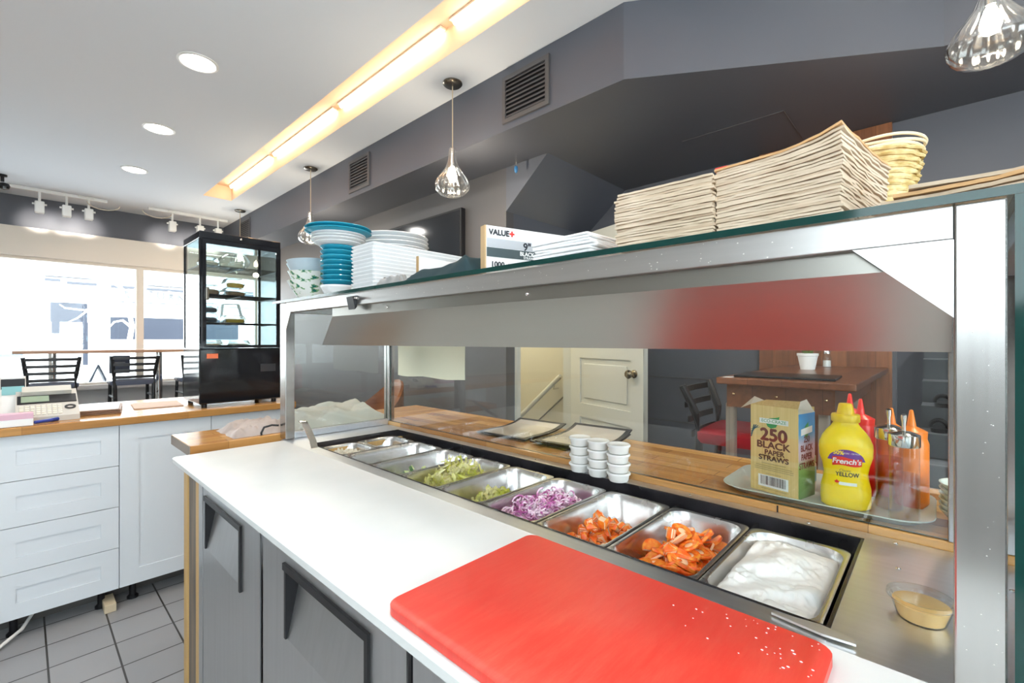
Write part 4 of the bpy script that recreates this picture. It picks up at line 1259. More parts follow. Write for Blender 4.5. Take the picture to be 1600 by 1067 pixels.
def arcs(name, label, k, n, hfn, m, r0, r1, th, spread, kind='stuff'):
    bm = B()
    for i in range(n):
        u = random.uniform(-spread[0], spread[0]) + spread[2]; v = random.uniform(-spread[1], spread[1]) + spread[3]
        z = -0.092 + (hfn(u, v) + 0.092) * (0.3 + 0.7 * random.random())
        r_ = random.uniform(r0, r1); a0 = random.uniform(0, 6.28); al = random.uniform(1.5, 4.5)
        mtx = Matrix.Translation((u * (PHX - 0.045), v * (PHY - 0.036), z)) @ Euler((random.gauss(0, 0.6), random.gauss(0, 0.6), 0)).to_matrix().to_4x4()
        pts = [mtx @ Vector((r_ * math.cos(a0 + al * q / 8), r_ * 0.8 * math.sin(a0 + al * q / 8), 0)) for q in range(9)]
        tube(bm, pts, th, 5)
    return solo(name, bm, m, label, 'food', kind=kind, smooth=True, loc=(PX, py_(k), PF))
onionm = mat('onion', (0.6, 0.3, 0.5), 0.3)
nt, N, L, b = nodes(onionm)
v = coords(nt, (45, 45, 45)); n1 = N.new('ShaderNodeTexNoise'); n1.inputs['Scale'].default_value = 1.0; n1.inputs['Detail'].default_value = 1
L.new(v, n1.inputs['Vector']); r1 = N.new('ShaderNodeValToRGB'); e = r1.color_ramp.elements
e[0].position = 0.38; e[0].color = (0.42, 0.09, 0.30, 1); e[1].position = 0.58; e[1].color = (0.86, 0.70, 0.80, 1)
x = e.new(0.48); x.color = (0.68, 0.36, 0.58, 1)
L.new(n1.outputs['Fac'], r1.inputs[0]); L.new(r1.outputs[0], b.inputs['Base Color'])
flatbed('onion_bed', 'sliced purple onion lying deeper in the pan', 3, lambda u, v: -0.080 + 0.042 * math.exp(-(u * u) / 0.8 - v * v / 2), onionm)
arcs('sliced_onion', 'loose heap of sliced purple onion rings', 3, 620, lambda u, v: -0.080 + 0.060 * math.exp(-(u * u) / 2.2), onionm, 0.007, 0.018, 0.0020, (0.9, 0.95, -0.03, 0))

def shreds(name, label, k, n, hfn, m, ln, wd, spread, updown=0.5):
    bm = B()
    for i in range(n):
        u = random.uniform(-spread[0], spread[0]) + spread[2]; v = random.uniform(-spread[1], spread[1]) + spread[3]
        z = -0.092 + (hfn(u, v) + 0.092) * (0.3 + 0.7 * random.random())
        mtx = Matrix.Translation((u * (PHX - 0.045), v * (PHY - 0.036), z)) @ Euler((random.gauss(0, updown), random.gauss(0, updown), random.uniform(0, 6.28))).to_matrix().to_4x4()
        l_ = random.uniform(*ln); w_ = random.uniform(*wd); bend = random.uniform(-0.5, 0.5); ph = random.uniform(0, 6)
        prev = None
        for q in range(6):
            s = q / 5
            x = (s - 0.5) * l_; zz = bend * l_ * (s - 0.5) ** 2 * 2 + 0.0015 * math.sin(ph + 9 * s)
            ww = w_ * (0.5 + 0.5 * math.sin(PI * min(0.9, s + 0.15)))
            a_ = bm.verts.new(mtx @ Vector((x, -ww, zz + 0.002 * math.sin(ph + 5 * s)))); b_ = bm.verts.new(mtx @ Vector((x, ww, zz - 0.002 * math.sin(ph + 6 * s))))
            if prev:
                bm.faces.new((prev[0], a_, b_, prev[1]))
            prev = (a_, b_)
    bmesh.ops.solidify(bm, geom=bm.faces[:], thickness=0.0012)
    return solo(name, bm, m, label, 'food', kind='stuff', smooth=True, loc=(PX, py_(k), PF))
lett = vary(mat('lettuce', (0.88, 0.88, 0.32), 0.4), (0.76, 0.80, 0.16), (0.95, 0.93, 0.55), (22, 22, 22), lo=0.38, hi=0.56)
lett2 = vary(mat('lettuce_light', (0.92, 0.90, 0.40), 0.4), (0.84, 0.86, 0.22), (0.97, 0.94, 0.62), (22, 22, 22), lo=0.38, hi=0.56)
shreds('chopped_lettuce', 'small pieces of chopped lettuce left in the pan beside the onion', 4, 230, lambda u, v: -0.084 + 0.045 * math.exp(-((u + 0.0) ** 2) / 0.4), lett, (0.012, 0.026), (0.004, 0.009), (0.62, 0.8, -0.05, 0.0), 0.7)
flatbed('lettuce_bed', 'shredded lettuce lying deeper in the pan', 5, lambda u, v: -0.088 + 0.055 * math.exp(-((u - 0.05) ** 2) / 0.5 - v * v / 2), lett2)
shreds('shredded_lettuce', 'heap of pale green shredded lettuce', 5, 420, lambda u, v: -0.076 + 0.085 * math.exp(-((u - 0.08) ** 2) / 0.6), lett2, (0.018, 0.050), (0.002, 0.0055), (0.92, 0.95, 0, 0), 0.8)
# cucumber pieces
cme = bpy.data.meshes.new('cucumber_piece')
b2 = B(); prism(b2, [(0, 0), (0.018, 0)] + [(0.018 * math.cos(a), 0.018 * math.sin(a)) for a in (0.5, 1.0)] + [(0, 0.018)], 'z', -0.007, 0.007); bevel(b2, 0.001, 1)
b2.to_mesh(cme); b2.free()
cme.materials.append(mat('cucumber_flesh', (0.62, 0.72, 0.36), 0.35)); cme.materials.append(mat('cucumber_skin', (0.04, 0.13, 0.02), 0.3))
for p in cme.polygons:
    if p.center.x ** 2 + p.center.y ** 2 > 0.0135 ** 2 and abs(p.normal.z) < 0.5:
        p.material_index = 1
pile(cme, 'cucumber_piece', 'green-skinned cucumber piece in the pan next to the empty one', 'cucumber piece', 'cucumber pieces', 6, 46, (0.42, 0.85, -0.22, 0.0), dome(0.066, -0.25, 0.0, 0.25), 0.9)
# crumbled cheese
bm = B()
for i in range(420):
    u, v = random.uniform(-1, 1), random.uniform(-1, 1)
    bmesh.ops.create_icosphere(bm, subdivisions=1, radius=random.uniform(0.003, 0.006), matrix=Matrix.Translation((u * 0.050, v * 0.058, -0.028 + random.uniform(-0.006, 0.010) + 0.008 * (1 - u * u))) @ rrot() @ Matrix.Diagonal((1, 0.7, 0.6, 1)))
box(bm, -0.045, 0.045, -0.050, 0.050, -0.079, -0.028)
solo('crumbled_cheese', bm, mat('cheese', (0.80, 0.74, 0.62), 0.6), 'crumbled white cheese in the small front pan', 'food', kind='stuff', loc=(PX - 0.0815, py_(8), PZ))
# olives
ome = bpy.data.meshes.new('olive_slice'); b2 = B(); lathe(b2, [(0.0035, -0.002), (0.008, -0.002), (0.009, 0), (0.008, 0.002), (0.0035, 0.002)], 14, close=True); b2.to_mesh(ome); b2.free(); ome.materials.append(mat('olive', (0.12, 0.025, 0.02), 0.25))
for p in ome.polygons: p.use_smooth = True
for i in range(48):
    o = bpy.data.objects.new('olive_slice', ome); COL.objects.link(o)
    o.location = (PX + 0.0815 + random.uniform(-0.045, 0.03), py_(8) + random.uniform(-0.05, 0.05), PZ - 0.052 + 0.016 * i / 48); o.rotation_euler = (random.gauss(0, 0.6), random.gauss(0, 0.6), 0)
    tag(o, 'dark red olive slice in the small far pan', 'olive slice', 'olive slices')
solo('olive_heap', bbox(-0.045, 0.032, -0.05, 0.05, -0.079, -0.052, 0.006), mat('olive_dark', (0.10, 0.02, 0.018), 0.3), 'packed olives beneath the loose slices', 'food', kind='stuff', loc=(PX + 0.0815, py_(8), PZ))

# tongs / serving spoon at the far end, knife at the near end
bm = B()
pts = [(0.700, 1.60, 0.928), (0.712, 1.64, 0.945), (0.722, 1.70, 0.972), (0.727, 1.75, 0.996), (0.728, 1.775, 0.998)]
for a, b_ in zip(pts, pts[1:]):
    w = 0.012
    V = [bm.verts.new(p) for p in ((a[0] - w, a[1], a[2]), (a[0] + w, a[1], a[2]), (b_[0] + w, b_[1], b_[2]), (b_[0] - w, b_[1], b_[2]))]
    bm.faces.new(V)
bmesh.ops.remove_doubles(bm, verts=bm.verts, dist=0.0005)
bmesh.ops.solidify(bm, geom=bm.faces[:], thickness=0.0025)
solo('serving_tongs', bm, M['chrome'], 'steel utensil handle leaning on the far end of the pan well', 'tongs', smooth=True)
bm = B()
prism(bm, [(0.708, 0.170), (0.714, 0.165), (0.722, 0.115), (0.716, 0.080), (0.704, 0.075), (0.700, 0.110)], 'z', 0.9225, 0.9255)
solo('butter_knife', bm, mat('satin_steel', (0.75, 0.75, 0.72), 0.35, 0.9), 'short steel knife lying over the front rim by the white sauce', 'knife')
# portion cup of orange dip
t = thing('dip_cup', 'clear lidded cup of orange-yellow dip on the steel top', 'dip cup', (0.842, 0.018, 0.9195))
c0 = (0.842, 0.018, 0.9195)
bm = B(); lathe(bm, [(0, 0.0005), (0.026, 0.0005), (0.034, 0.026)], 40, c=c0); obj('cup', bm, M['plastic'], t, smooth=True)
bm = B(); lathe(bm, [(0, 0.0015), (0.0245, 0.0015), (0.031, 0.022), (0.020, 0.0245), (0, 0.023)], 40, c=c0); obj('dip', bm, mat('orange_dip', (0.80, 0.50, 0.18), 0.4), t, smooth=True)
bm = B(); lathe(bm, [(0.035, 0.026), (0.038, 0.027), (0.037, 0.032), (0.034, 0.032), (0.030, 0.0285), (0, 0.0285)], 40, c=c0); obj('lid', bm, M['plastic'], t, smooth=True)

# ---------------- stacks of little lidded sauce cups
def cup(label):
    t = thing('sauce_cup', label, 'sauce cup', (0, 0, 0), 0, 'small lidded cups of white sauce')
    bm = B(); lathe(bm, [(0, 0.0003), (0.0245, 0.0003), (0.0265, 0.004), (0.0290, 0.020), (0, 0.020)], 28); obj('cup_body', bm, mat('cup_sauce', (0.80, 0.81, 0.78), 0.25), t, world=False, smooth=True)
    bm = B(); lathe(bm, [(0.0290, 0.0190), (0.0322, 0.0195), (0.0322, 0.0225), (0.0300, 0.0248), (0.0270, 0.0235), (0, 0.0235)], 28); obj('cup_lid', bm, mat('cup_lid', (0.80, 0.81, 0.80), 0.2), t, world=False, smooth=True)
    return t
first = None
lev = ['bottom', 'second', 'third', 'top']
for (x, y, n_, nm) in ((1.120, 0.772, 4, 'left'), (1.116, 0.706, 4, 'middle'), (1.112, 0.640, 4, 'right')):
    for k in range(n_):
        lab = '%s lidded white sauce cup of the %s stack' % (lev[k], nm)
        loc = (x + random.uniform(-0.001, 0.001), y + random.uniform(-0.001, 0.001), 0.9203 + k * 0.0252)
        if first is None:
            first = cup(lab); first.location = loc
        else:
            dup(first, loc, label=lab)

# ================================================================ SNEEZE GUARD
g = thing('sneeze_guard', 'stainless steel and glass sneeze guard over the prep table', 'sneeze guard', (0.92, 0.92, 0.92))
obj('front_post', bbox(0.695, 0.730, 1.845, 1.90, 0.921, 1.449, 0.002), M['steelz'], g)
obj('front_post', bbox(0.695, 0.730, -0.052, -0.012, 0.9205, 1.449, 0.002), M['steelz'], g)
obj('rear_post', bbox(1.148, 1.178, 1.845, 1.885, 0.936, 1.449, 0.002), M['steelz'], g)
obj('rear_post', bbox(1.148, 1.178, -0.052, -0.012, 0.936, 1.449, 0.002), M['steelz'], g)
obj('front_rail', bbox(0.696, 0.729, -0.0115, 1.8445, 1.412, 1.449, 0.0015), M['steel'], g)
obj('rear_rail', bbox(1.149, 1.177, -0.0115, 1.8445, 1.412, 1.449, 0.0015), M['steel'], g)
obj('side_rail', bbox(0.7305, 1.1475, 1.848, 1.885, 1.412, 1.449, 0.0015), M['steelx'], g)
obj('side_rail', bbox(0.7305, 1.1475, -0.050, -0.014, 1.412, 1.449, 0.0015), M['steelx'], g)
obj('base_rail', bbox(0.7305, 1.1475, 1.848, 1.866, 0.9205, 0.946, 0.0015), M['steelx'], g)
bm = B(); prism(bm, [(-0.0118, 1.4118), (0.078, 1.4118), (-0.0118, 1.326)], 'x', 0.6955, 0.699); obj('corner_gusset', bm, M['steel'], g)
bm = B(); prism(bm, [(1.8448, 1.4118), (1.80, 1.4118), (1.8448, 1.345)], 'x', 0.6955, 0.699); obj('corner_gusset', bm, M['steel'], g)
# lamp hood hanging from the front rail: flange, sloping face, return
bm = B()
T1, T2, Bt1, Bt2 = (0.712, 1.50, 1.4118), (0.712, -0.0112, 1.4118), (0.712, 1.50, 1.384), (0.712, -0.0112, 1.384)
ya, yb = 1.69, -0.0112
F = lambda *p: quad(bm, *p)
F((0.712, 1.49, 1.4115), (0.712, yb, 1.4115), (0.712, yb, 1.384), (0.712, 1.49, 1.384))
F((0.712, 1.49, 1.384), (0.712, yb, 1.384), (0.768, yb, 1.287), (0.768, ya, 1.287))
F((0.768, ya, 1.287), (0.768, yb, 1.287), (0.784, yb, 1.287), (0.784, ya - 0.004, 1.287))
bmesh.ops.remove_doubles(bm, verts=bm.verts, dist=0.0002)
bmesh.ops.solidify(bm, geom=bm.faces[:], thickness=-0.0012)
bmesh.ops.recalc_face_normals(bm, faces=bm.faces)
hd = obj('lamp_hood', bm, M['hood'], g)
bm = B(); F((1.02, 1.49, 1.4115), (0.98, yb, 1.4115), (0.98, yb, 1.287), (0.98, ya, 1.287))
bmesh.ops.solidify(bm, geom=bm.faces[:], thickness=0.0012)
bmesh.ops.recalc_face_normals(bm, faces=bm.faces)
obj('hood_back', bm, M['hood'], g)
bm = B()
for y in (0.62, 1.15):
    bmesh.ops.create_icosphere(bm, subdivisions=2, radius=0.004, matrix=Matrix.Translation((0.7105, y, 1.398)))
obj('screw', bm, M['chrome'], g, smooth=True)
obj('stain_spot', (lambda bm: bm)(B()), M['paper'], g) if False else None
# glass
def pane(name, x0, x1, y0, y1, z0, z1, m=None):
    o = obj(name, boxes((x0, x1, y0, y1, z0, z1)), m or M['guardpane'], g)
    thin = min(range(3), key=lambda i: (x1 - x0, y1 - y0, z1 - z0)[i])
    setmat(o, lambda p: abs(p.normal[thin]) < 0.5, M['glassedge'])
    return o
pane('glass_shelf', 0.686, 1.26, -0.12, 1.955, 1.4495, 1.4595)
pane('rear_glass', 1.155, 1.161, -0.011, 1.844, 0.937, 1.4115)
pane('end_glass', 0.7305, 1.1475, 1.860, 1.866, 0.9465, 1.4115)
pane('side_glass', 0.685, 1.19, -0.066, -0.056, 0.925, 1.449)
t = thing('binder_clip', 'black binder clip pinched on the steel rail', 'clip', (0.69, 1.30, 1.43))
bm = B(); prism(bm, [(0.682, 1.436), (0.6955, 1.440), (0.6955, 1.405), (0.690, 1.398)], 'y', 1.295, 1.335); obj('clip_body', bm, M['black'], t)
bm = B(); tube(bm, [(0.690, 1.30, 1.432), (0.680, 1.27, 1.430), (0.682, 1.262, 1.428)], 0.004, 8); obj('clip_lever', bm, M['chrome'], t, smooth=True)
bm = B()
for (a, b_) in ((0, 1),):
    n = 12
    for i in range(n):
        pass
V = []
for j in range(7):
    row = []
    for i in range(13):
        y = 1.776 - 0.456 * i / 12; z = 1.40 - 0.25 * j / 6
        row.append(bm.verts.new((1.1535 - 0.0012 - 0.0010 * math.sin(i * 1.3 + j), y, z - (0.003 * math.sin(i * 0.9) if j == 6 else 0))))
    V.append(row)
for j in range(6):
    for i in range(12):
        bm.faces.new((V[j][i], V[j][i + 1], V[j + 1][i + 1], V[j + 1][i]))
solo('taped_paper', bm, mat('cream_sheet', (0.80, 0.79, 0.62), 0.7), 'cream paper sheet taped to the rear glass', 'paper sheet', smooth=True)
# grease and dust spots on the steel are part of the metal
spots_m = mat('dried_splash', (0.85, 0.84, 0.80), 0.5)
bm = B()
rs = random.Random(3)
for k in range(70):
    y = rs.uniform(0.0, 1.1) ** 1.0; z = rs.uniform(1.415, 1.446); s = rs.uniform(0.0003, 0.0011)
    bmesh.ops.create_icosphere(bm, subdivisions=1, radius=s, matrix=Matrix.Translation((0.6958, y, z)) @ Matrix.Diagonal((0.2, 1.3, 1, 1)))
for k in range(40):
    y = rs.uniform(-0.048, -0.015); z = rs.uniform(0.95, 1.44); s = rs.uniform(0.0002, 0.0006)
    bmesh.ops.create_icosphere(bm, subdivisions=1, radius=s, matrix=Matrix.Translation((0.6948, y, z)) @ Matrix.Diagonal((0.2, 1.3, 1, 1)))
obj('dried_splash', bm, spots_m, g)['kind'] = 'stuff'

# ================================================================ WOODEN SERVING COUNTER (rear, wrapping the left end)
t = thing('serving_counter', 'oiled butcher-block serving counter wrapping behind the prep table', 'counter', (1.34, 1.0, 0.89))
obj('long_slab', bbox(1.150, 1.55, -0.9, 1.904, 0.897, 0.935, 0.003), M['wood'], t)
obj('end_slab', bbox(0.40, 1.55, 1.905, 2.20, 0.897, 0.935, 0.003), M['woodx'], t)
obj('end_grain', boxes((0.3985, 0.3998, 1.908, 2.197, 0.899, 0.933)), mat('grey_end_grain', (0.30, 0.25, 0.21), 0.6), t)
obj('support_panel', boxes((1.50, 1.53, -0.9, 2.18, 0.0, 0.8965), (0.75, 1.49, 2.12, 2.15, 0.0, 0.8965)), mat('dark_panel', (0.04, 0.04, 0.045), 0.5), t)
obj('seam_line', boxes((1.1490, 1.1502, 0.262, 0.265, 0.897, 0.9345)), M['black'], t)

# crumpled white cloth / plastic bag on the end slab
def sheet(name, label, cat, x0, x1, y0, y1, z, hfun, m, nx=46, ny=26, rz=0):
    bm = B(); V = []
    for j in range(ny + 1):
        row = []
        for i in range(nx + 1):
            u, v = i / nx, j / ny
            e = min(1, 6 * min(u, 1 - u, v, 1 - v) + 0.02)
            wob = 0.012 * noise.noise(Vector((u * 5, v * 5, 1)))
            row.append(bm.verts.new((x0 + (x1 - x0) * u + wob, y0 + (y1 - y0) * v + wob, z + max(0.0012, hfun(u, v) * e))))
        V.append(row)
    for j in range(ny):
        for i in range(nx):
            bm.faces.new((V[j][i], V[j][i + 1], V[j + 1][i + 1], V[j + 1][i]))
    bmesh.ops.solidify(bm, geom=bm.faces[:], thickness=0.0008)
    return solo(name, bm, m, label, cat, smooth=True)
clothm = mat('white_cloth', (0.74, 0.76, 0.72), 0.55)
sheet('white_cloth', 'crumpled white plastic cloth behind the end glass', 'cloth', 0.76, 1.20, 1.91, 2.17, 0.935,
      lambda u, v: 0.022 + 0.035 * v + 0.022 * u + 0.030 * abs(noise.noise(Vector((u * 3, v * 2.5, 0)))) + 0.012 * abs(noise.noise(Vector((u * 9, v * 7, 5)))), clothm, 70, 40)
sheet('plastic_bag', 'pinkish crumpled plastic bag left of the steel post', 'bag', 0.54, 0.755, 1.93, 2.16, 0.935,
      lambda u, v: 0.018 + 0.022 * u + 0.03 * abs(noise.noise(Vector((u * 3, v * 3, 3)))) + 0.010 * abs(noise.noise(Vector((u * 9, v * 7, 9)))), mat('pink_plastic', (0.66, 0.58, 0.54), 0.4), 50, 34)
bm = B(); tube(bm, [(0.69, 1.90, 0.97), (0.67, 1.915, 0.972), (0.645, 1.925, 0.965), (0.635, 1.925, 0.945), (0.635, 1.922, 0.9365)], 0.004, 8)
solo('black_cable', bm, M['black'], 'black cable looping off the left steel post', 'cable', smooth=True)

# menus on the serving counter
def menu(cx, cy, rz, label, z=0.935, lift=0.02):
    t = thing('menu_board', label, 'menu', (cx, cy, z), rz, 'black framed menus on the serving counter')
    def surf(hx, hy, dz, th, curl=1):
        bm = B(); V = []
        for j in range(9):
            row = []
            for i in range(9):
                u, v = -1 + i / 4, -1 + j / 4
                row.append(bm.verts.new((u * hx, v * hy, dz + lift * (abs(u * hx / 0.14) ** 2) * (0.5 + 0.5 * u) + 0.0)))
            V.append(row)
        for j in range(8):
            for i in range(8):
                bm.faces.new((V[j][i], V[j][i + 1], V[j + 1][i + 1], V[j + 1][i]))
        bmesh.ops.recalc_face_normals(bm, faces=bm.faces)
        bmesh.ops.solidify(bm, geom=bm.faces[:], thickness=th)
        return bm
    obj('menu_cover', surf(0.14, 0.12, 0.006, 0.004), M['black'], t, world=False, smooth=True)
    obj('menu_page', surf(0.122, 0.102, 0.0106, 0.0004), mat('menu_print', (0.50, 0.47, 0.42), 0.2), t, world=False, smooth=True)
    return t
menu(1.372, 1.225, R(4), 'black framed menu lying farther along the serving counter')
menu(1.375, 0.945, R(-3), 'black framed menu just behind the sauce cups')
menu(1.378, 0.93, R(5), 'upper black framed menu resting on another behind the sauce cups', 0.9435, 0.024)

# ---------------- tray with condiments
t = thing('plastic_tray', 'pale grey-green plastic tray holding straws and condiments', 'tray', (1.30, 0.19, 0.935))
bm = B(); c = (1.302, 0.203)
rr = lambda hx, hy, r, z: [(c[0] + px, c[1] + py, z) for px, py in rrect(hx, hy, r, 7)]
loops(bm, [rr(0.115, 0.177, 0.05, 0.9357), rr(0.130, 0.192, 0.06, 0.9485), rr(0.137, 0.199, 0.065, 0.9500), rr(0.136, 0.198, 0.064, 0.9515), rr(0.129, 0.191, 0.06, 0.9505), rr(0.114, 0.176, 0.05, 0.9385)], True, True)
obj('tray_body', bm, mat('tray_plastic', (0.46, 0.54, 0.52), 0.3), t, smooth=True)
TZ = 0.9388
# straw box
rzb = math.atan2(-0.106, -0.027) + R(90)  # local +x runs along the front face, local +y goes into the box
t = thing('straw_box', 'kraft carton of 250 black paper straws with an open top', 'box', (1.2155, 0.287, TZ))
rd = Vector((-0.027, -0.106, 0)).normalized()      # to the right as seen from the kitchen
dd = Vector((-rd.y, rd.x, 0))                      # into the box
HW, DP, HH = 0.055, 0.078, 0.207
def sb(u, d_, z):  # box coordinates to local
    p = rd * u + dd * d_
    return (p.x, p.y, z)
def slab3(u0, u1, d0, d1, z0, z1):
    bm = B()
    V = [bm.verts.new(sb(*p)) for p in ((u0, d0, z0), (u1, d0, z0), (u1, d1, z0), (u0, d1, z0), (u0, d0, z1), (u1, d0, z1), (u1, d1, z1), (u0, d1, z1))]
    for f in ((0, 3, 2, 1), (4, 5, 6, 7), (0, 1, 5, 4), (1, 2, 6, 5), (2, 3, 7, 6), (3, 0, 4, 7)):
        bm.faces.new([V[i] for i in f])
    bmesh.ops.recalc_face_normals(bm, faces=bm.faces)
    return bm
kb = vary(mat('kraft_carton', (0.68, 0.50, 0.20), 0.6), (0.64, 0.47, 0.18), (0.74, 0.56, 0.25), (300, 300, 2))
obj('carton_wall', slab3(-HW, HW, 0, 0.0012, 0.0005, HH), kb, t, world=False)
obj('carton_wall', slab3(-HW, -HW + 0.0012, 0.0012, DP, 0.0005, HH), kb, t, world=False)
sideo = obj('printed_side', slab3(HW - 0.0012, HW, 0.0012, DP, 0.0005, HH - 0.012), None or mat('side_print', (0.05, 0.25, 0.45), 0.5), t, world=False)
nt, N, L, b = nodes(sideo.data.materials[0])
tc = N.new('ShaderNodeTexCoord'); sx_ = N.new('ShaderNodeSeparateXYZ'); L.new(tc.outputs['Object'], sx_.inputs[0])
r1 = N.new('ShaderNodeValToRGB'); r1.color_ramp.interpolation = 'LINEAR'; e = r1.color_ramp.elements
e[0].position = 0.0; e[0].color = (0.10, 0.22, 0.06, 1); e[1].position = 0.95; e[1].color = (0.02, 0.22, 0.50, 1)
x = e.new(0.38); x.color = (0.22, 0.38, 0.10, 1); x = e.new(0.45); x.color = (0.55, 0.45, 0.48, 1); x = e.new(0.62); x.color = (0.50, 0.52, 0.66, 1); x = e.new(0.75); x.color = (0.05, 0.30, 0.58, 1)
mr = N.new('ShaderNodeMapRange'); mr.inputs['From Max'].default_value = 0.2; L.new(sx_.outputs['Z'], mr.inputs['Value']); L.new(mr.outputs[0], r1.inputs[0]); L.new(r1.outputs[0], b.inputs['Base Color'])
obj('carton_wall', slab3(-HW + 0.0012, HW - 0.0012, DP - 0.0012, DP, 0.0005, HH), kb, t, world=False)
obj('carton_bottom', slab3(-HW + 0.0012, HW - 0.0012, 0.0012, DP - 0.0012, 0.0005, 0.002), kb, t, world=False)
wc = mat('carton_inside', (0.74, 0.73, 0.68), 0.6)
bm = B(); quad(bm, sb(-HW, 0.001, HH), sb(-HW, DP, HH), sb(-HW - 0.030, DP * 0.9, HH + 0.012), sb(-HW - 0.032, 0.01, HH - 0.014)); bmesh.ops.solidify(bm, geom=bm.faces[:], thickness=0.0008); obj('top_flap', bm, wc, t, world=False)
bm = B(); quad(bm, sb(-HW, 0, HH), sb(HW, 0, HH), sb(HW - 0.004, 0.018, HH + 0.016), sb(-HW + 0.03, 0.016, HH + 0.013)); bmesh.ops.solidify(bm, geom=bm.faces[:], thickness=0.0008); obj('top_flap', bm, kb, t, world=False)
bm = B(); quad(bm, sb(HW, 0.0, HH), sb(HW, DP, HH - 0.012), sb(HW - 0.018, DP, HH + 0.016), sb(HW - 0.004, 0.018, HH + 0.016)); quad(bm, sb(HW, 0.0, HH), sb(HW, 0, HH - 0.012), sb(HW, DP, HH - 0.012)) ; bmesh.ops.solidify(bm, geom=bm.faces[:], thickness=0.0008); obj('top_flap', bm, wc, t, world=False)
def sbm(u, z, out=0.0006):
    p = rd * u - dd * out
    return face_mx((p.x, p.y, z), rd)
red_i = mat('maroon_ink', (0.16, 0.03, 0.02), 0.5); dk_i = mat('brown_ink', (0.10, 0.05, 0.03), 0.5); gr_i = mat('green_ink', (0.03, 0.30, 0.08), 0.5); wh_i = mat('white_ink', (0.80, 0.82, 0.82), 0.5); gy_i = mat('grey_ink', (0.36, 0.29, 0.14), 0.5)
bl_i = mat('black_ink', (0.015, 0.02, 0.03), 0.5)
bm = B(); V = [sb(u, -0.0004, z) for u, z in ((-0.018, 0.167), (-0.010, 0.178), (0.006, 0.181), (0.014, 0.184), (0.012, 0.172), (0.006, 0.158), (-0.006, 0.154), (-0.014, 0.158))]
quad(bm, *V); obj('leaf_mark', bm, gr_i, t, world=False)
bm = B(); quad(bm, *[sb(u, -0.0006, z) for u, z in ((-0.033, 0.165), (0.034, 0.165), (0.034, 0.177), (-0.033, 0.177))]); obj('brand_banner', bm, wh_i, t, world=False)
text('brand_lettering', 'ECO-CRAZE', 0.0105, sbm(0.0005, 0.171, 0.0008), gr_i, t, 0.0001, 0.0, xs=1.0)
text('count_lettering', '250', 0.040, sbm(0.0, 0.137), red_i, t, 0.0001, 0.0016, xs=1.05)
text('product_lettering', 'BLACK', 0.0225, sbm(-0.001, 0.113), dk_i, t, 0.0001, 0.0008, xs=1.12)
text('product_lettering', 'PAPER', 0.0165, sbm(0.002, 0.096), dk_i, t, 0.0001, 0.0006)
text('product_lettering', 'STRAWS', 0.0165, sbm(0.0, 0.082), dk_i, t, 0.0001, 0.0007, xs=1.1)
bm = B()
for k, (w, z) in enumerate(((0.028, 0.069), (0.042, 0.0625), (0.045, 0.058), (0.045, 0.0535), (0.018, 0.0445), (0.03, 0.008))):
    quad(bm, *[sb(u, -0.0005, zz) for u, zz in ((-w, z), (w, z), (w, z + 0.0013), (-w, z + 0.0013))])
obj('small_print', bm, gy_i, t, world=False)
bm = B(); quad(bm, *[sb(u, -0.0005, z) for u, z in ((-0.036, 0.013), (0.034, 0.013), (0.034, 0.041), (-0.036, 0.041))]); bc = obj('barcode_label', bm, wh_i, t, world=False)
bm = B(); u = -0.030; rs = random.Random(5)
while u < 0.028:
    w = rs.choice((0.0006, 0.0006, 0.0012, 0.0018)); quad(bm, *[sb(uu, -0.0008, z) for uu, z in ((u, 0.018), (u + w, 0.018), (u + w, 0.039), (u, 0.039))]); u += w + rs.choice((0.0008, 0.0012, 0.0016))
obj('barcode_bars', bm, bl_i, bc, world=False)
bm = B()
for k in range(5):
    a = R(62 - 16 * k)
    u0, z0 = -0.055, 0.128 + 0.006 * k
    u1, z1 = u0 + 0.024 * math.cos(a) * (0.6 + 0.1 * k), z0 + 0.034 * math.sin(a)
    quad(bm, *[sb(uu, -0.0005, zz) for uu, zz in ((u0, z0), (u0 + 0.003, z0), (u1 + 0.0035, z1), (u1 + 0.0005, z1))])
obj('straw_picture', bm, mat('teal_ink', (0.01, 0.09, 0.13), 0.5), t, world=False)
def sdm(d_, z, out=0.0006):
    p = rd * (HW + out) + dd * d_
    return face_mx((p.x, p.y, z), dd)
text('side_lettering', '250\nBLACK\nPAPER\nSTRAWS', 0.020, sdm(0.038, 0.105), red_i, t, 0.0001, 0.0005, xs=0.9)
bm = B(); quad(bm, *[tuple(Vector(sb(HW, d_, z)) + rd * 0.0005) for d_, z in ((0.012, 0.145), (0.064, 0.150), (0.064, 0.165), (0.012, 0.160))]); obj('side_banner', bm, wh_i, t, world=False)
bm = B(); quad(bm, *[tuple(Vector(sb(HW, d_, z)) + rd * 0.0003) for d_, z in ((0.025, 0.148), (0.040, 0.135), (0.050, 0.155), (0.045, 0.175), (0.030, 0.165))]); obj('side_leaf', bm, gr_i, t, world=False)

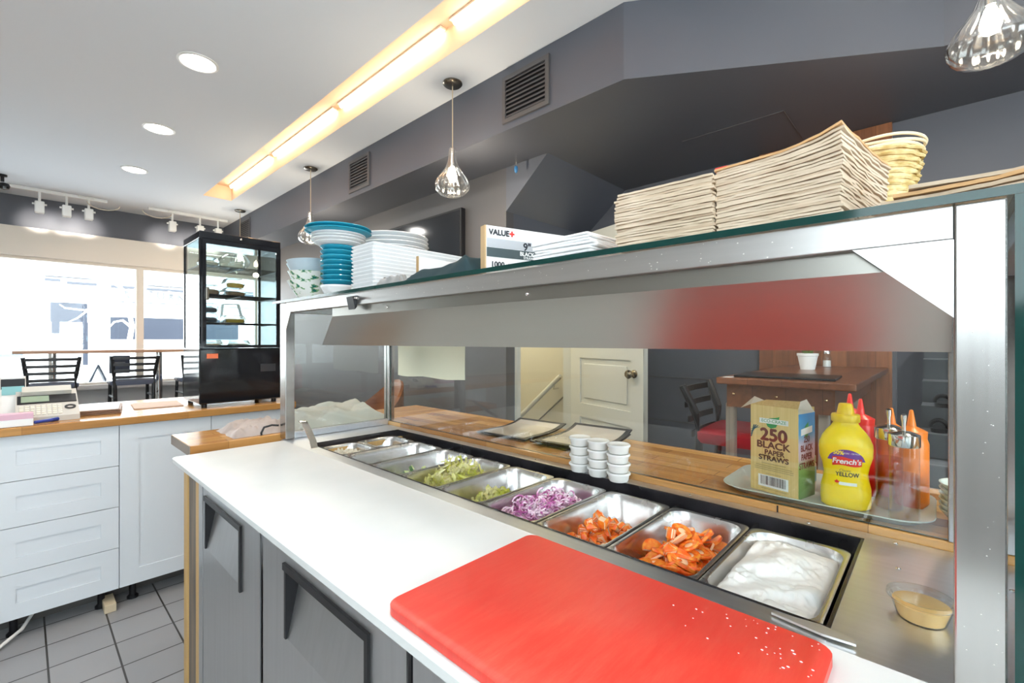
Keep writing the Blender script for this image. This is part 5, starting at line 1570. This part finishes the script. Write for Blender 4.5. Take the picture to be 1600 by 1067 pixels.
# mustard bottle
mc = (1.232, 0.150, TZ)
t = thing('mustard_bottle', 'big yellow squeeze bottle of mustard, front of the tray', 'bottle', mc, R(10))
yl = mat('mustard_yellow', (0.93, 0.69, 0.003), 0.28)
prof = [(0.038, 0.0), (0.043, 0.004), (0.0445, 0.02), (0.0435, 0.045), (0.040, 0.062), (0.0385, 0.075), (0.041, 0.092), (0.0465, 0.112), (0.0475, 0.128), (0.0465, 0.140), (0.041, 0.155), (0.034, 0.166), (0.026, 0.176), (0.0225, 0.182), (0.0215, 0.186)]
bm = B(); lathe(bm, [(0, 0.0)] + prof + [(0, 0.186)], 48, sx=0.60, sy=1.03)
obj('bottle_body', bm, yl, t, world=False, smooth=True)
bm = B(); lathe(bm, [(0, 0.186), (0.0255, 0.186), (0.0262, 0.188), (0.0262, 0.200), (0.0245, 0.203), (0.0165, 0.203), (0.0125, 0.224), (0.0105, 0.226), (0, 0.226)], 36, sx=0.8, sy=1.0)
obj('flip_cap', bm, mat('cap_yellow', (0.78, 0.54, 0.01), 0.3), t, world=False, smooth=True)
def mr_(z):  # radius profile lookup
    for (r0, z0), (r1, z1) in zip(prof, prof[1:]):
        if z0 <= z <= z1:
            return r0 + (r1 - r0) * (z - z0) / (z1 - z0)
    return prof[-1][0]
def wrap(u, z, out):  # u metres to the right along the label, on the -x side
    r_ = mr_(z); a = u / (r_ * 1.03)
    a = max(-1.3, min(1.3, a))
    return (-(r_ * 0.60 + out) * math.cos(a), -(r_ * 1.03 + out) * math.sin(a), z)
def wrap_patch(name, poly, m, parent, out, n=14):
    """poly: function s->(u, zlo, zhi) sampled"""
    bm = B(); prev = None
    for i in range(n + 1):
        u, za, zb = poly(i / n)
        col_ = [bm.verts.new(wrap(u, za + (zb - za) * j / 4, out)) for j in range(5)]
        if prev:
            for j in range(4):
                bm.faces.new((prev[j], col_[j], col_[j + 1], prev[j + 1]))
        prev = col_
    return obj(name, bm, m, parent, world=False, smooth=True)
def wrap_text(name, body, size, u0, z0, m, parent, out, bold=0.0, xs=1.0, shear=0.0):
    o = text(name, body, size, Matrix.Identity(4), m, parent, 0.0, bold, xs=xs)
    for v_ in o.data.vertices:
        x, y = v_.co.x + shear * v_.co.y, v_.co.y
        v_.co = Vector(wrap(u0 + x, z0 + y, out))
    return o
pur = mat('purple_ink', (0.10, 0.04, 0.30), 0.4); rdi = mat('red_ink', (0.75, 0.03, 0.02), 0.4)
yli = mat('yellow_ink', (0.90, 0.70, 0.03), 0.4)
wrap_patch('purple_arch', lambda s: (-0.036 + 0.072 * s, 0.104 + 0.001, 0.106 + 0.0235 * math.sin(PI * s) ** 0.6), pur, t, 0.0006)
wrap_patch('red_banner', lambda s: (-0.0255 + 0.054 * s, 0.092 + 0.010 * s * 0.4 + 0.002 * math.sin(6 * s), 0.112 + 0.002 * math.sin(6 * s)), rdi, t, 0.0010)
wrap_text('brand_lettering', "French's", 0.0155, 0.001, 0.1035, wh_i, t, 0.0014, 0.0005, shear=0.15)
wrap_text('offer_lettering', '50%', 0.0115, -0.014, 0.1215, yli, t, 0.0011, 0.0004)
wrap_text('offer_lettering', 'MORE - DE PLUS', 0.0042, 0.009, 0.1215, wh_i, t, 0.0011, 0.0)
wrap_text('style_lettering', 'Classic', 0.0075, -0.002, 0.0835, dk_i, t, 0.0008, 0.0, shear=0.3)
wrap_text('style_lettering', 'YELLOW', 0.0125, 0.002, 0.0745, bl_i, t, 0.0008, 0.0004, xs=0.85)
wrap_patch('white_strip', lambda s: (-0.013 + 0.032 * s, 0.052, 0.0585), wh_i, t, 0.0008)
bm = B()
leaf = [(0, -0.0045), (0.0008, -0.0015), (0.0042, -0.0018), (0.0034, -0.0002), (0.0056, 0.0018), (0.0030, 0.0020), (0.0018, 0.0034), (0.0016, 0.0028), (0, 0.0056), (-0.0016, 0.0028), (-0.0018, 0.0034), (-0.0030, 0.0020), (-0.0056, 0.0018), (-0.0034, -0.0002), (-0.0042, -0.0018), (-0.0008, -0.0015)]
quad(bm, *[wrap(-0.0165 + px, 0.0575 + py, 0.0010) for px, py in leaf]); obj('maple_leaf', bm, rdi, t, world=False)

# squeeze bottles behind
def squeeze(x, y, m, label, h=0.165, r=0.030):
    t = thing('squeeze_bottle', label, 'bottle', (x, y, TZ), 0, 'squeeze bottles on the tray')
    bm = B(); lathe(bm, [(0, 0), (r * 0.95, 0.0), (r, 0.006), (r, h - 0.012), (r * 0.88, h), (0, h)], 32); obj('bottle_body', bm, m, t, world=False, smooth=True)
    bm = B(); lathe(bm, [(r * 0.90, h), (r * 0.92, h + 0.014), (r * 0.55, h + 0.020), (0.0085, h + 0.024), (0.0035, h + 0.058), (0.002, h + 0.060), (0, h + 0.060)], 28); obj('nozzle', bm, m, t, world=False, smooth=True)
squeeze(1.365, 0.137, M['redplastic'], 'red ketchup squeeze bottle just behind the mustard')
squeeze(1.428, 0.165, M['redplastic'], 'second red squeeze bottle half hidden behind the mustard', 0.17)
squeeze(1.345, 0.045, M['orange'], 'orange squeeze bottle behind the oil bottles', 0.150)
squeeze(1.395, 0.082, M['orange'], 'orange squeeze bottle farther back between the oil bottles', 0.145, 0.026)
# oil dispensers
def oil(x, y, label, fill, oilc):
    t = thing('oil_dispenser', label, 'bottle', (x, y, TZ), 0, 'glass oil dispensers')
    bm = B(); lathe(bm, [(0, 0), (0.0235, 0), (0.0245, 0.003), (0.0245, 0.150), (0.022, 0.158)], 32); obj('bottle_glass', bm, M['bottle'], t, world=False, smooth=True)
    bm = B(); lathe(bm, [(0, 0.002), (0.0220, 0.002), (0.0228, 0.005), (0.0228, fill), (0, fill)], 32); obj('oil', bm, oilc, t, world=False, smooth=True)
    bm = B(); lathe(bm, [(0, 0.182), (0.010, 0.181), (0.0225, 0.176), (0.0260, 0.174), (0.0260, 0.152), (0.0245, 0.150), (0, 0.150)], 32); obj('metal_cap', bm, M['chrome'], t, world=False, smooth=True)
    bm = B(); tube(bm, [(0, 0, 0.180), (0, 0, 0.196), (-0.001, 0, 0.208), (-0.003, 0, 0.214)], [0.0035, 0.0035, 0.0055, 0.0045], 12); obj('pour_spout', bm, M['chrome'], t, world=False, smooth=True)
def liquid(name, col, dens=0.5):
    return glassmat(name, col, 1.45, 0.0, 1.0)
oil(1.215, 0.052, 'front glass oil dispenser with a steel cap', 0.095, liquid('olive_oil', (0.88, 0.70, 0.30)))
oil(1.285, 0.080, 'glass oil dispenser half hidden behind the front one', 0.110, liquid('chilli_oil', (0.90, 0.76, 0.18)))
t = thing('spice_jar', 'small spice jar with a blue label between carton and mustard', 'jar', (1.320, 0.240, TZ))
c0 = (1.320, 0.240, TZ)
bm = B(); lathe(bm, [(0, 0), (0.020, 0), (0.021, 0.004), (0.021, 0.062), (0.018, 0.068), (0, 0.068)], 28, c=c0); obj('jar_body', bm, mat('jar_grey', (0.55, 0.53, 0.50), 0.3), t, smooth=True)
bm = B(); lathe(bm, [(0.0213, 0.022), (0.0215, 0.058)], 28, c=c0); obj('jar_label', bm, mat('blue_label', (0.20, 0.42, 0.55), 0.5), t, smooth=True)
bm = B(); lathe(bm, [(0, 0.068), (0.0205, 0.068), (0.0205, 0.082), (0, 0.082)], 28, c=c0); obj('jar_lid', bm, mat('green_lid', (0.22, 0.35, 0.15), 0.4), t, smooth=True)
# pale bowls at the right end of the tray
bp = None
for k in range(6):
    lab = 'pale green-white bowl in the stack beside the right post, %s' % ['at the bottom', 'second from below', 'third from below', 'fourth from below', 'fifth from below', 'topmost'][k]
    if bp is None:
        bm = B(); lathe(bm, [(0, 0.0), (0.024, 0.0), (0.030, 0.004), (0.046, 0.022), (0.052, 0.030), (0.053, 0.032), (0.050, 0.032), (0.043, 0.024), (0.028, 0.008), (0, 0.006)], 40)
        bp = solo('small_bowl', bm, mat('celadon', (0.72, 0.79, 0.73), 0.2), lab, 'bowl', 'pale bowls stacked by the right post', smooth=True, loc=(1.262, -0.052, 0.9355))
    else:
        dup(bp, (1.262, -0.052, 0.9355 + 0.0105 * k), label=lab)

# ================================================================ ON THE GLASS SHELF
SZ = 1.4600
# --- bowls at the far end
bowlprof = [(0, 0.0), (0.030, 0.0), (0.034, 0.004), (0.052, 0.022), (0.072, 0.055), (0.084, 0.078), (0.087, 0.082), (0.084, 0.082), (0.069, 0.057), (0.048, 0.024), (0.028, 0.008), (0, 0.006)]
bx, by = 0.800, 1.864
b0 = None
for k, (m_, lab, z, tilt) in enumerate((('leafbowl', 'leaf-patterned bowl at the bottom of the far bowl stack', 0.0, 0), ('leafbowl', 'leaf-patterned bowl second from the bottom of the far stack', 0.035, 2), ('greyblue', 'plain pale blue bowl nested under the topmost one', 0.068, -3), ('greyblue', 'topmost plain pale blue bowl at the far end of the shelf', 0.083, -4))):
    bm = B(); lathe(bm, bowlprof, 48)
    solo('serving_bowl', bm, M[m_], lab, 'bowl', 'bowls at the far end of the glass shelf', smooth=True, loc=(bx, by, SZ + z), rot=(R(tilt * 0.3), R(tilt * 0.5), 0))
# --- round plate stack: turquoise and white
def plate_bm(r, h=0.020, foot=0.5):
    bm = B(); lathe(bm, [(0, 0.0), (r * foot, 0.0), (r * (foot + 0.05), 0.003), (r * 0.80, h * 0.45), (r * 0.97, h * 0.85), (r, h), (r * 0.985, h + 0.0025), (r * 0.95, h), (r * 0.78, h * 0.62), (r * foot, 0.005), (0, 0.004)], 56)
    return bm
cx, cy = 0.822, 1.668
z = 0.0
stack = [('white', 0.066, 0.045, 'white bowl')] + [('blue', 0.066, 0.0185, 'small turquoise plate')] * 8 + [('white', 0.088, 0.0100, 'white plate')] * 1 + [('white', 0.098, 0.0105, 'white plate')] * 3 + [('blue', 0.120, 0.013, 'large turquoise plate')] * 2
ordn = ['lowest', 'second', 'third', 'fourth', 'fifth', 'sixth', 'seventh', 'topmost']
cnt = {}
tot = {}
for s in stack:
    tot[s[3]] = tot.get(s[3], 0) + 1
for (m_, r_, step, nm) in stack:
    cnt[nm] = cnt.get(nm, 0) + 1
    i = cnt[nm] - 1
    word = 'topmost' if i == tot[nm] - 1 and tot[nm] > 1 else ordn[min(i, 6)]
    lab = ('%s in the turquoise and white stack, %s of its kind' % (nm, word)) if tot[nm] > 1 else '%s at the foot of the turquoise stack' % nm
    bm = plate_bm(r_, max(step + 0.002, 0.016), 0.62 if r_ < 0.08 else 0.45)
    solo('round_plate', bm, M[m_], lab, 'plate', 'plates in the turquoise and white stack', smooth=True, loc=(cx, cy, SZ + z + 0.0003))
    z += step
# --- oval/round white plates behind
pp = None
NPL = 16
for k in range(NPL):
    lab = 'large white plate in the stack behind the square plates, %s' % ('topmost' if k == NPL - 1 else 'second from the top' if k == NPL - 2 else 'third from the top' if k == NPL - 3 else 'fourth from the top' if k == NPL - 4 else 'one of those underneath')
    if pp is None:
        pp = solo('dinner_plate', plate_bm(0.150, 0.022, 0.6), M['white'], lab, 'plate', 'large white plates behind the square plates', smooth=True, loc=(1.105, 1.735, SZ))
    else:
        dup(pp, (1.105 + random.uniform(-.002, .002), 1.735 + random.uniform(-.002, .002), SZ + 0.0176 * k), label=lab)
# --- rectangular white platters
def rect_plate(hx, hy, h=0.017):
    bm = B()
    loops(bm, [[(px, py, 0.0) for px, py in rrect(hx - 0.012, hy - 0.012, 0.006, 2)], [(px, py, 0.002) for px, py in rrect(hx - 0.009, hy - 0.009, 0.006, 2)], [(px, py, h - 0.003) for px, py in rrect(hx, hy, 0.005, 2)], [(px, py, h) for px, py in rrect(hx, hy, 0.005, 2)],
               [(px, py, h) for px, py in rrect(hx - 0.002, hy - 0.002, 0.005, 2)], [(px, py, 0.005) for px, py in rrect(hx - 0.014, hy - 0.014, 0.005, 2)]], True, True)
    return bm
rp = None
for k in range(12):
    top = k >= 10
    lab = 'white rectangular platter in the tall square-cornered stack, ' + ('topmost' if k == 11 else 'second from the top' if k == 10 else 'lowest' if k == 0 else 'one of the middle ones')
    hx_ = 0.205 if top else 0.145
    if rp is None or k == 10:
        rp = solo('rectangular_platter', rect_plate(hx_, 0.071), M['white'], lab, 'platter', 'white rectangular platters', loc=(0.742 + hx_, 1.352, SZ + 0.0122 * k))
    else:
        dup(rp, (0.742 + hx_ + random.uniform(-.0015, .0015), 1.352 + random.uniform(-.0015, .0015), SZ + 0.0122 * k), label=lab)
# --- open white carton with brown edge, plastic, dark cloth
t = thing('open_carton', 'white carton flap with a raw brown edge beside the platters', 'carton', (0.88, 1.10, SZ))
obj('carton_side', boxes((0.785, 1.02, 1.105, 1.109, SZ + 0.0005, SZ + 0.086)), M['paper'], t)
obj('raw_edge', boxes((0.7815, 0.785, 1.102, 1.110, SZ + 0.0005, SZ + 0.087)), mat('raw_cardboard', (0.45, 0.30, 0.14), 0.8), t)
obj('carton_floor', boxes((0.785, 1.02, 1.109, 1.20, SZ + 0.0005, SZ + 0.003)), M['paper'], t)
sheet('clear_wrap', 'crumpled clear wrap left of the brown-edged carton', 'plastic wrap', 0.735, 0.775, 1.12, 1.26, SZ, lambda u, v: 0.028 + 0.016 * abs(noise.noise(Vector((u * 2, v * 3, 2)))), mat('cloudy_wrap', (0.60, 0.60, 0.60), 0.3), 20, 26)
sheet('dark_cloth', 'folded dark teal cloth between the platters and the white box', 'cloth', 0.71, 0.90, 0.80, 1.085, SZ, lambda u, v: 0.052 - 0.030 * v + 0.006 * math.sin(9 * v + 3 * u) + 0.006 * noise.noise(Vector((u * 6, v * 6, 0))), M['teal'], 30, 40)
# --- box of straws (white, lettered)
t = thing('paper_box', 'white carton lettered in black with grey and dark bands', 'box', (0.742, 0.775, SZ))
vd = Vector((0.956, -0.292, 0)).normalized(); vn = Vector((0.292, 0.956, 0)).normalized()
def vb(u0, u1, d0, d1, z0, z1):
    bm = B(); V = []
    for (u, d_, z) in ((u0, d0, z0), (u1, d0, z0), (u1, d1, z0), (u0, d1, z0), (u0, d0, z1), (u1, d0, z1), (u1, d1, z1), (u0, d1, z1)):
        p = vd * u + vn * d_; V.append(bm.verts.new((p.x, p.y, z)))
    for f in ((0, 3, 2, 1), (4, 5, 6, 7), (0, 1, 5, 4), (1, 2, 6, 5), (2, 3, 7, 6), (3, 0, 4, 7)):
        bm.faces.new([V[i] for i in f])
    bmesh.ops.recalc_face_normals(bm, faces=bm.faces)
    return bm
obj('box_body', vb(0, 0.34, 0, 0.022, 0.0005, 0.113), M['paper'], t, world=False)
obj('raw_edge', vb(-0.004, 0, 0, 0.022, 0.0005, 0.113), mat('raw_board_edge', (0.55, 0.38, 0.20), 0.8), t, world=False)
obj('grey_band', vb(0.001, 0.339, -0.0006, 0, 0.063, 0.084), mat('silver_band', (0.45, 0.48, 0.52), 0.5), t, world=False)
obj('dark_band', vb(0.001, 0.339, -0.0006, 0, 0.040, 0.062), mat('dark_band', (0.05, 0.08, 0.09), 0.5), t, world=False)
def vm(u, z):
    p = vd * u - vn * 0.001
    return face_mx((p.x, p.y, z), vd)
text('brand_lettering', 'VALUE', 0.0185, vm(0.034, 0.098), bl_i, t, 0.0002, 0.0008)
text('brand_lettering', '+', 0.026, vm(0.069, 0.0975), rdi, t, 0.0002, 0.0009)
text('size_lettering', '9"', 0.026, vm(0.112, 0.0705), bl_i, t, 0.0002, 0.0008)
text('product_lettering', 'BLACK', 0.0135, vm(0.112, 0.0535), wh_i, t, 0.0002, 0.0005)
text('product_lettering', 'STRAWS', 0.0085, vm(0.118, 0.0440), wh_i, t, 0.0002, 0.0002)
text('count_lettering', '1000', 0.0185, vm(0.030, 0.022), bl_i, t, 0.0002, 0.0005)
text('count_lettering', 'UNITS\nUNITES', 0.0055, vm(0.066, 0.022), bl_i, t, 0.0002, 0)
text('code_lettering', 'SR-9B', 0.0125, vm(0.205, 0.0975), bl_i, t, 0.0002, 0.0002)
# --- white napkins
np0 = None
for k in range(9):
    lab = 'folded white napkin in front of the lettered box, %s' % ('topmost' if k == 8 else 'lowest' if k == 0 else 'one of the middle ones')
    hx_, hy_ = 0.085, 0.072
    if np0 is None:
        bm = B(); loops(bm, [[(px, py, 0) for px, py in rrect(hx_, hy_, 0.004, 2)], [(px, py, 0.0016) for px, py in rrect(hx_ + .001, hy_ + .001, 0.004, 2)], [(px, py, 0.0034) for px, py in rrect(hx_ + .001, hy_ + .001, 0.004, 2)], [(px, py, 0.005) for px, py in rrect(hx_ - .002, hy_ - .002, 0.004, 2)]], True, True)
        np0 = solo('folded_napkin', bm, mat('napkin_white', (0.88, 0.89, 0.90), 0.8), lab, 'napkin', 'folded white napkins', loc=(0.810, 0.545, SZ))
    else:
        dup(np0, (0.810 + random.uniform(-.003, .003), 0.545 + random.uniform(-.003, .003), SZ + 0.0052 * k), rz=R(random.uniform(-4, 4)), label=lab)

# --- kraft bags and sheets
def bag_bm(hx, hy, th, seed, wave=0.0015, curl=0.0, curly=0.0):
    """flat paper bag: a thin wavy slab with soft edges; curl lifts the -y edge"""
    rs = random.Random(seed)
    ph = [rs.uniform(0, 6.28) for _ in range(4)]
    bm = B(); nx, ny = 10, 14
    def top(u, v, s):
        w = wave * (math.sin(2.2 * u + ph[0]) * math.cos(2.5 * v + ph[1]) + 0.5 * math.sin(4 * v + ph[2]))
        return w + curl * max(0, -v) ** 2 + curly * max(0, u) ** 2
    T, Bo = [], []
    jag = [rs.uniform(-0.0015, 0.0015) for _ in range(60)]
    for j in range(ny + 1):
        rt, rb = [], []
        for i in range(nx + 1):
            u, v = -1 + 2 * i / nx, -1 + 2 * j / ny
            x = u * hx + (jag[j] if i in (0, nx) else 0); y = v * hy + (jag[i + 20] if j in (0, ny) else 0)
            e = 0.08 if (i in (0, nx) or j in (0, ny)) else 0
            zc = top(u, v, 1)
            rt.append(bm.verts.new((x, y, zc + th * (1 - e)))); rb.append(bm.verts.new((x, y, zc + th * e)))
        T.append(rt); Bo.append(rb)
    for j in range(ny):
        for i in range(nx):
            bm.faces.new((T[j][i], T[j][i + 1], T[j + 1][i + 1], T[j + 1][i])); bm.faces.new((Bo[j][i], Bo[j + 1][i], Bo[j + 1][i + 1], Bo[j][i + 1]))
    for j in range(ny):
        bm.faces.new((T[j][0], T[j + 1][0], Bo[j + 1][0], Bo[j][0])); bm.faces.new((T[j][nx], Bo[j][nx], Bo[j + 1][nx], T[j + 1][nx]))
    for i in range(nx):
        bm.faces.new((T[0][i], Bo[0][i], Bo[0][i + 1], T[0][i + 1])); bm.faces.new((T[ny][i], T[ny][i + 1], Bo[ny][i + 1], Bo[ny][i]))
    bmesh.ops.recalc_face_normals(bm, faces=bm.faces)
    return bm
# first stack (left)
n1_ = 24
protos_b = []
for k in range(n1_):
    th = 0.0041
    word = 'topmost' if k == n1_ - 1 else 'lowest' if k == 0 else 'one of those in between'
    mm = M['kraft2'] if k % 4 else M['kraft']
    hy_ = 0.083 + random.uniform(-0.002, 0.003); hx_ = 0.11
    o = solo('paper_bag', bag_bm(hx_, hy_, th * 1.02, 100 + k, 0.0006), mm, 'flat brown paper bag in the left, lower stack, ' + word, 'paper bag', 'brown paper bags in the left stack', smooth=True,
             loc=(0.722 + hx_ + random.uniform(-.0025, .0025), 0.337 + random.uniform(-.002, .002), SZ + 0.001 + k * th), rot=(0, 0, R(random.uniform(-0.5, 0.5))))
# second stack (right), slightly turned, top ones flaring up
n2_ = 27
for k in range(n2_):
    th = 0.0039
    word = 'topmost, curling up' if k == n2_ - 1 else 'lowest' if k == 0 else 'one of those in between'
    mm = M['kraft3'] if k == n2_ - 1 else M['kraft2'] if k % 5 else M['kraft']
    f = k / (n2_ - 1)
    o = solo('paper_bag', bag_bm(0.125, 0.079 + 0.004 * f, th * 1.02, 200 + k, 0.0005, 0.016 * f ** 4, 0.006 * f), mm, 'flat brown paper bag in the taller middle stack, ' + word, 'paper bag', 'brown paper bags in the middle stack', smooth=True,
             loc=(0.722 + 0.125 + random.uniform(-.002, .002), 0.157 + random.uniform(-.0015, .0015), SZ + 0.001 + k * th), rot=(0, 0, R(-9 * 0.6 - 2 * f + random.uniform(-0.4, 0.4))))
# third low stack at the right end
for k in range(4):
    word = ['lowest', 'second from below', 'third from below', 'topmost'][k]
    solo('paper_bag', bag_bm(0.11, 0.075, 0.005, 300 + k, 0.0010, 0.008 * k, 0.0), M['kraft3'] if k == 2 else M['kraft'], 'crumpled brown paper bag at the right end of the shelf, ' + word, 'paper bag', 'brown paper bags at the right end', smooth=True,
         loc=(0.835, -0.030 - 0.004 * k, SZ + 0.003 + 0.0062 * k), rot=(0, 0, R(-12 + 5 * k)))
solo('red_clip', (lambda bm: (tube(bm, [(0.76, 0.262, SZ + 0.114), (0.76, 0.245, SZ + 0.114), (0.76, 0.236, SZ + 0.107), (0.76, 0.240, SZ + 0.100), (0.76, 0.250, SZ + 0.099)], 0.004, 8), bm)[1])(B()), M['redplastic'], 'small red clip sticking out between the two bag stacks', 'clip', smooth=True)
# wicker basket
t = thing('wicker_basket', 'small round woven wicker basket behind the paper bags', 'basket', (1.06, 0.092, SZ))
wick = vary(mat('wicker', (0.66, 0.50, 0.20), 0.55), (0.55, 0.38, 0.13), (0.80, 0.66, 0.34), (60, 60, 60))
bm = B(); lathe(bm, [(0, 0.004), (0.040, 0.004), (0.058, 0.08), (0.070, 0.17), (0.066, 0.17), (0.054, 0.08), (0.036, 0.010), (0, 0.010)], 48)
obj('basket_wall', bm, wick, t, world=False, smooth=True)
bm = B()
for k in range(17):
    z_ = 0.012 + k * 0.0097; r_ = 0.043 + (0.030) * (k / 16)
    tube(bm, [((r_ + 0.0022 * math.sin(12 * a + k * PI)) * math.cos(a), (r_ + 0.0022 * math.sin(12 * a + k * PI)) * math.sin(a), z_) for a in [2 * PI * q / 96 for q in range(97)]], 0.0032, 5, cap=False)
obj('weave', bm, wick, t, world=False, smooth=True)
bm = B()
for k in range(4):
    tube(bm, [((0.074 + 0.002 * math.sin(3 * a + k)) * math.cos(a), (0.074 + 0.002 * math.cos(2 * a + k)) * math.sin(a), 0.170 + 0.005 * k + 0.003 * math.sin(2 * a + 2 * k)) for a in [2 * PI * q / 64 for q in range(65)]], 0.0026, 6, cap=False)
obj('rim_hoop', bm, mat('pale_wicker', (0.78, 0.68, 0.46), 0.5), t, world=False, smooth=True)
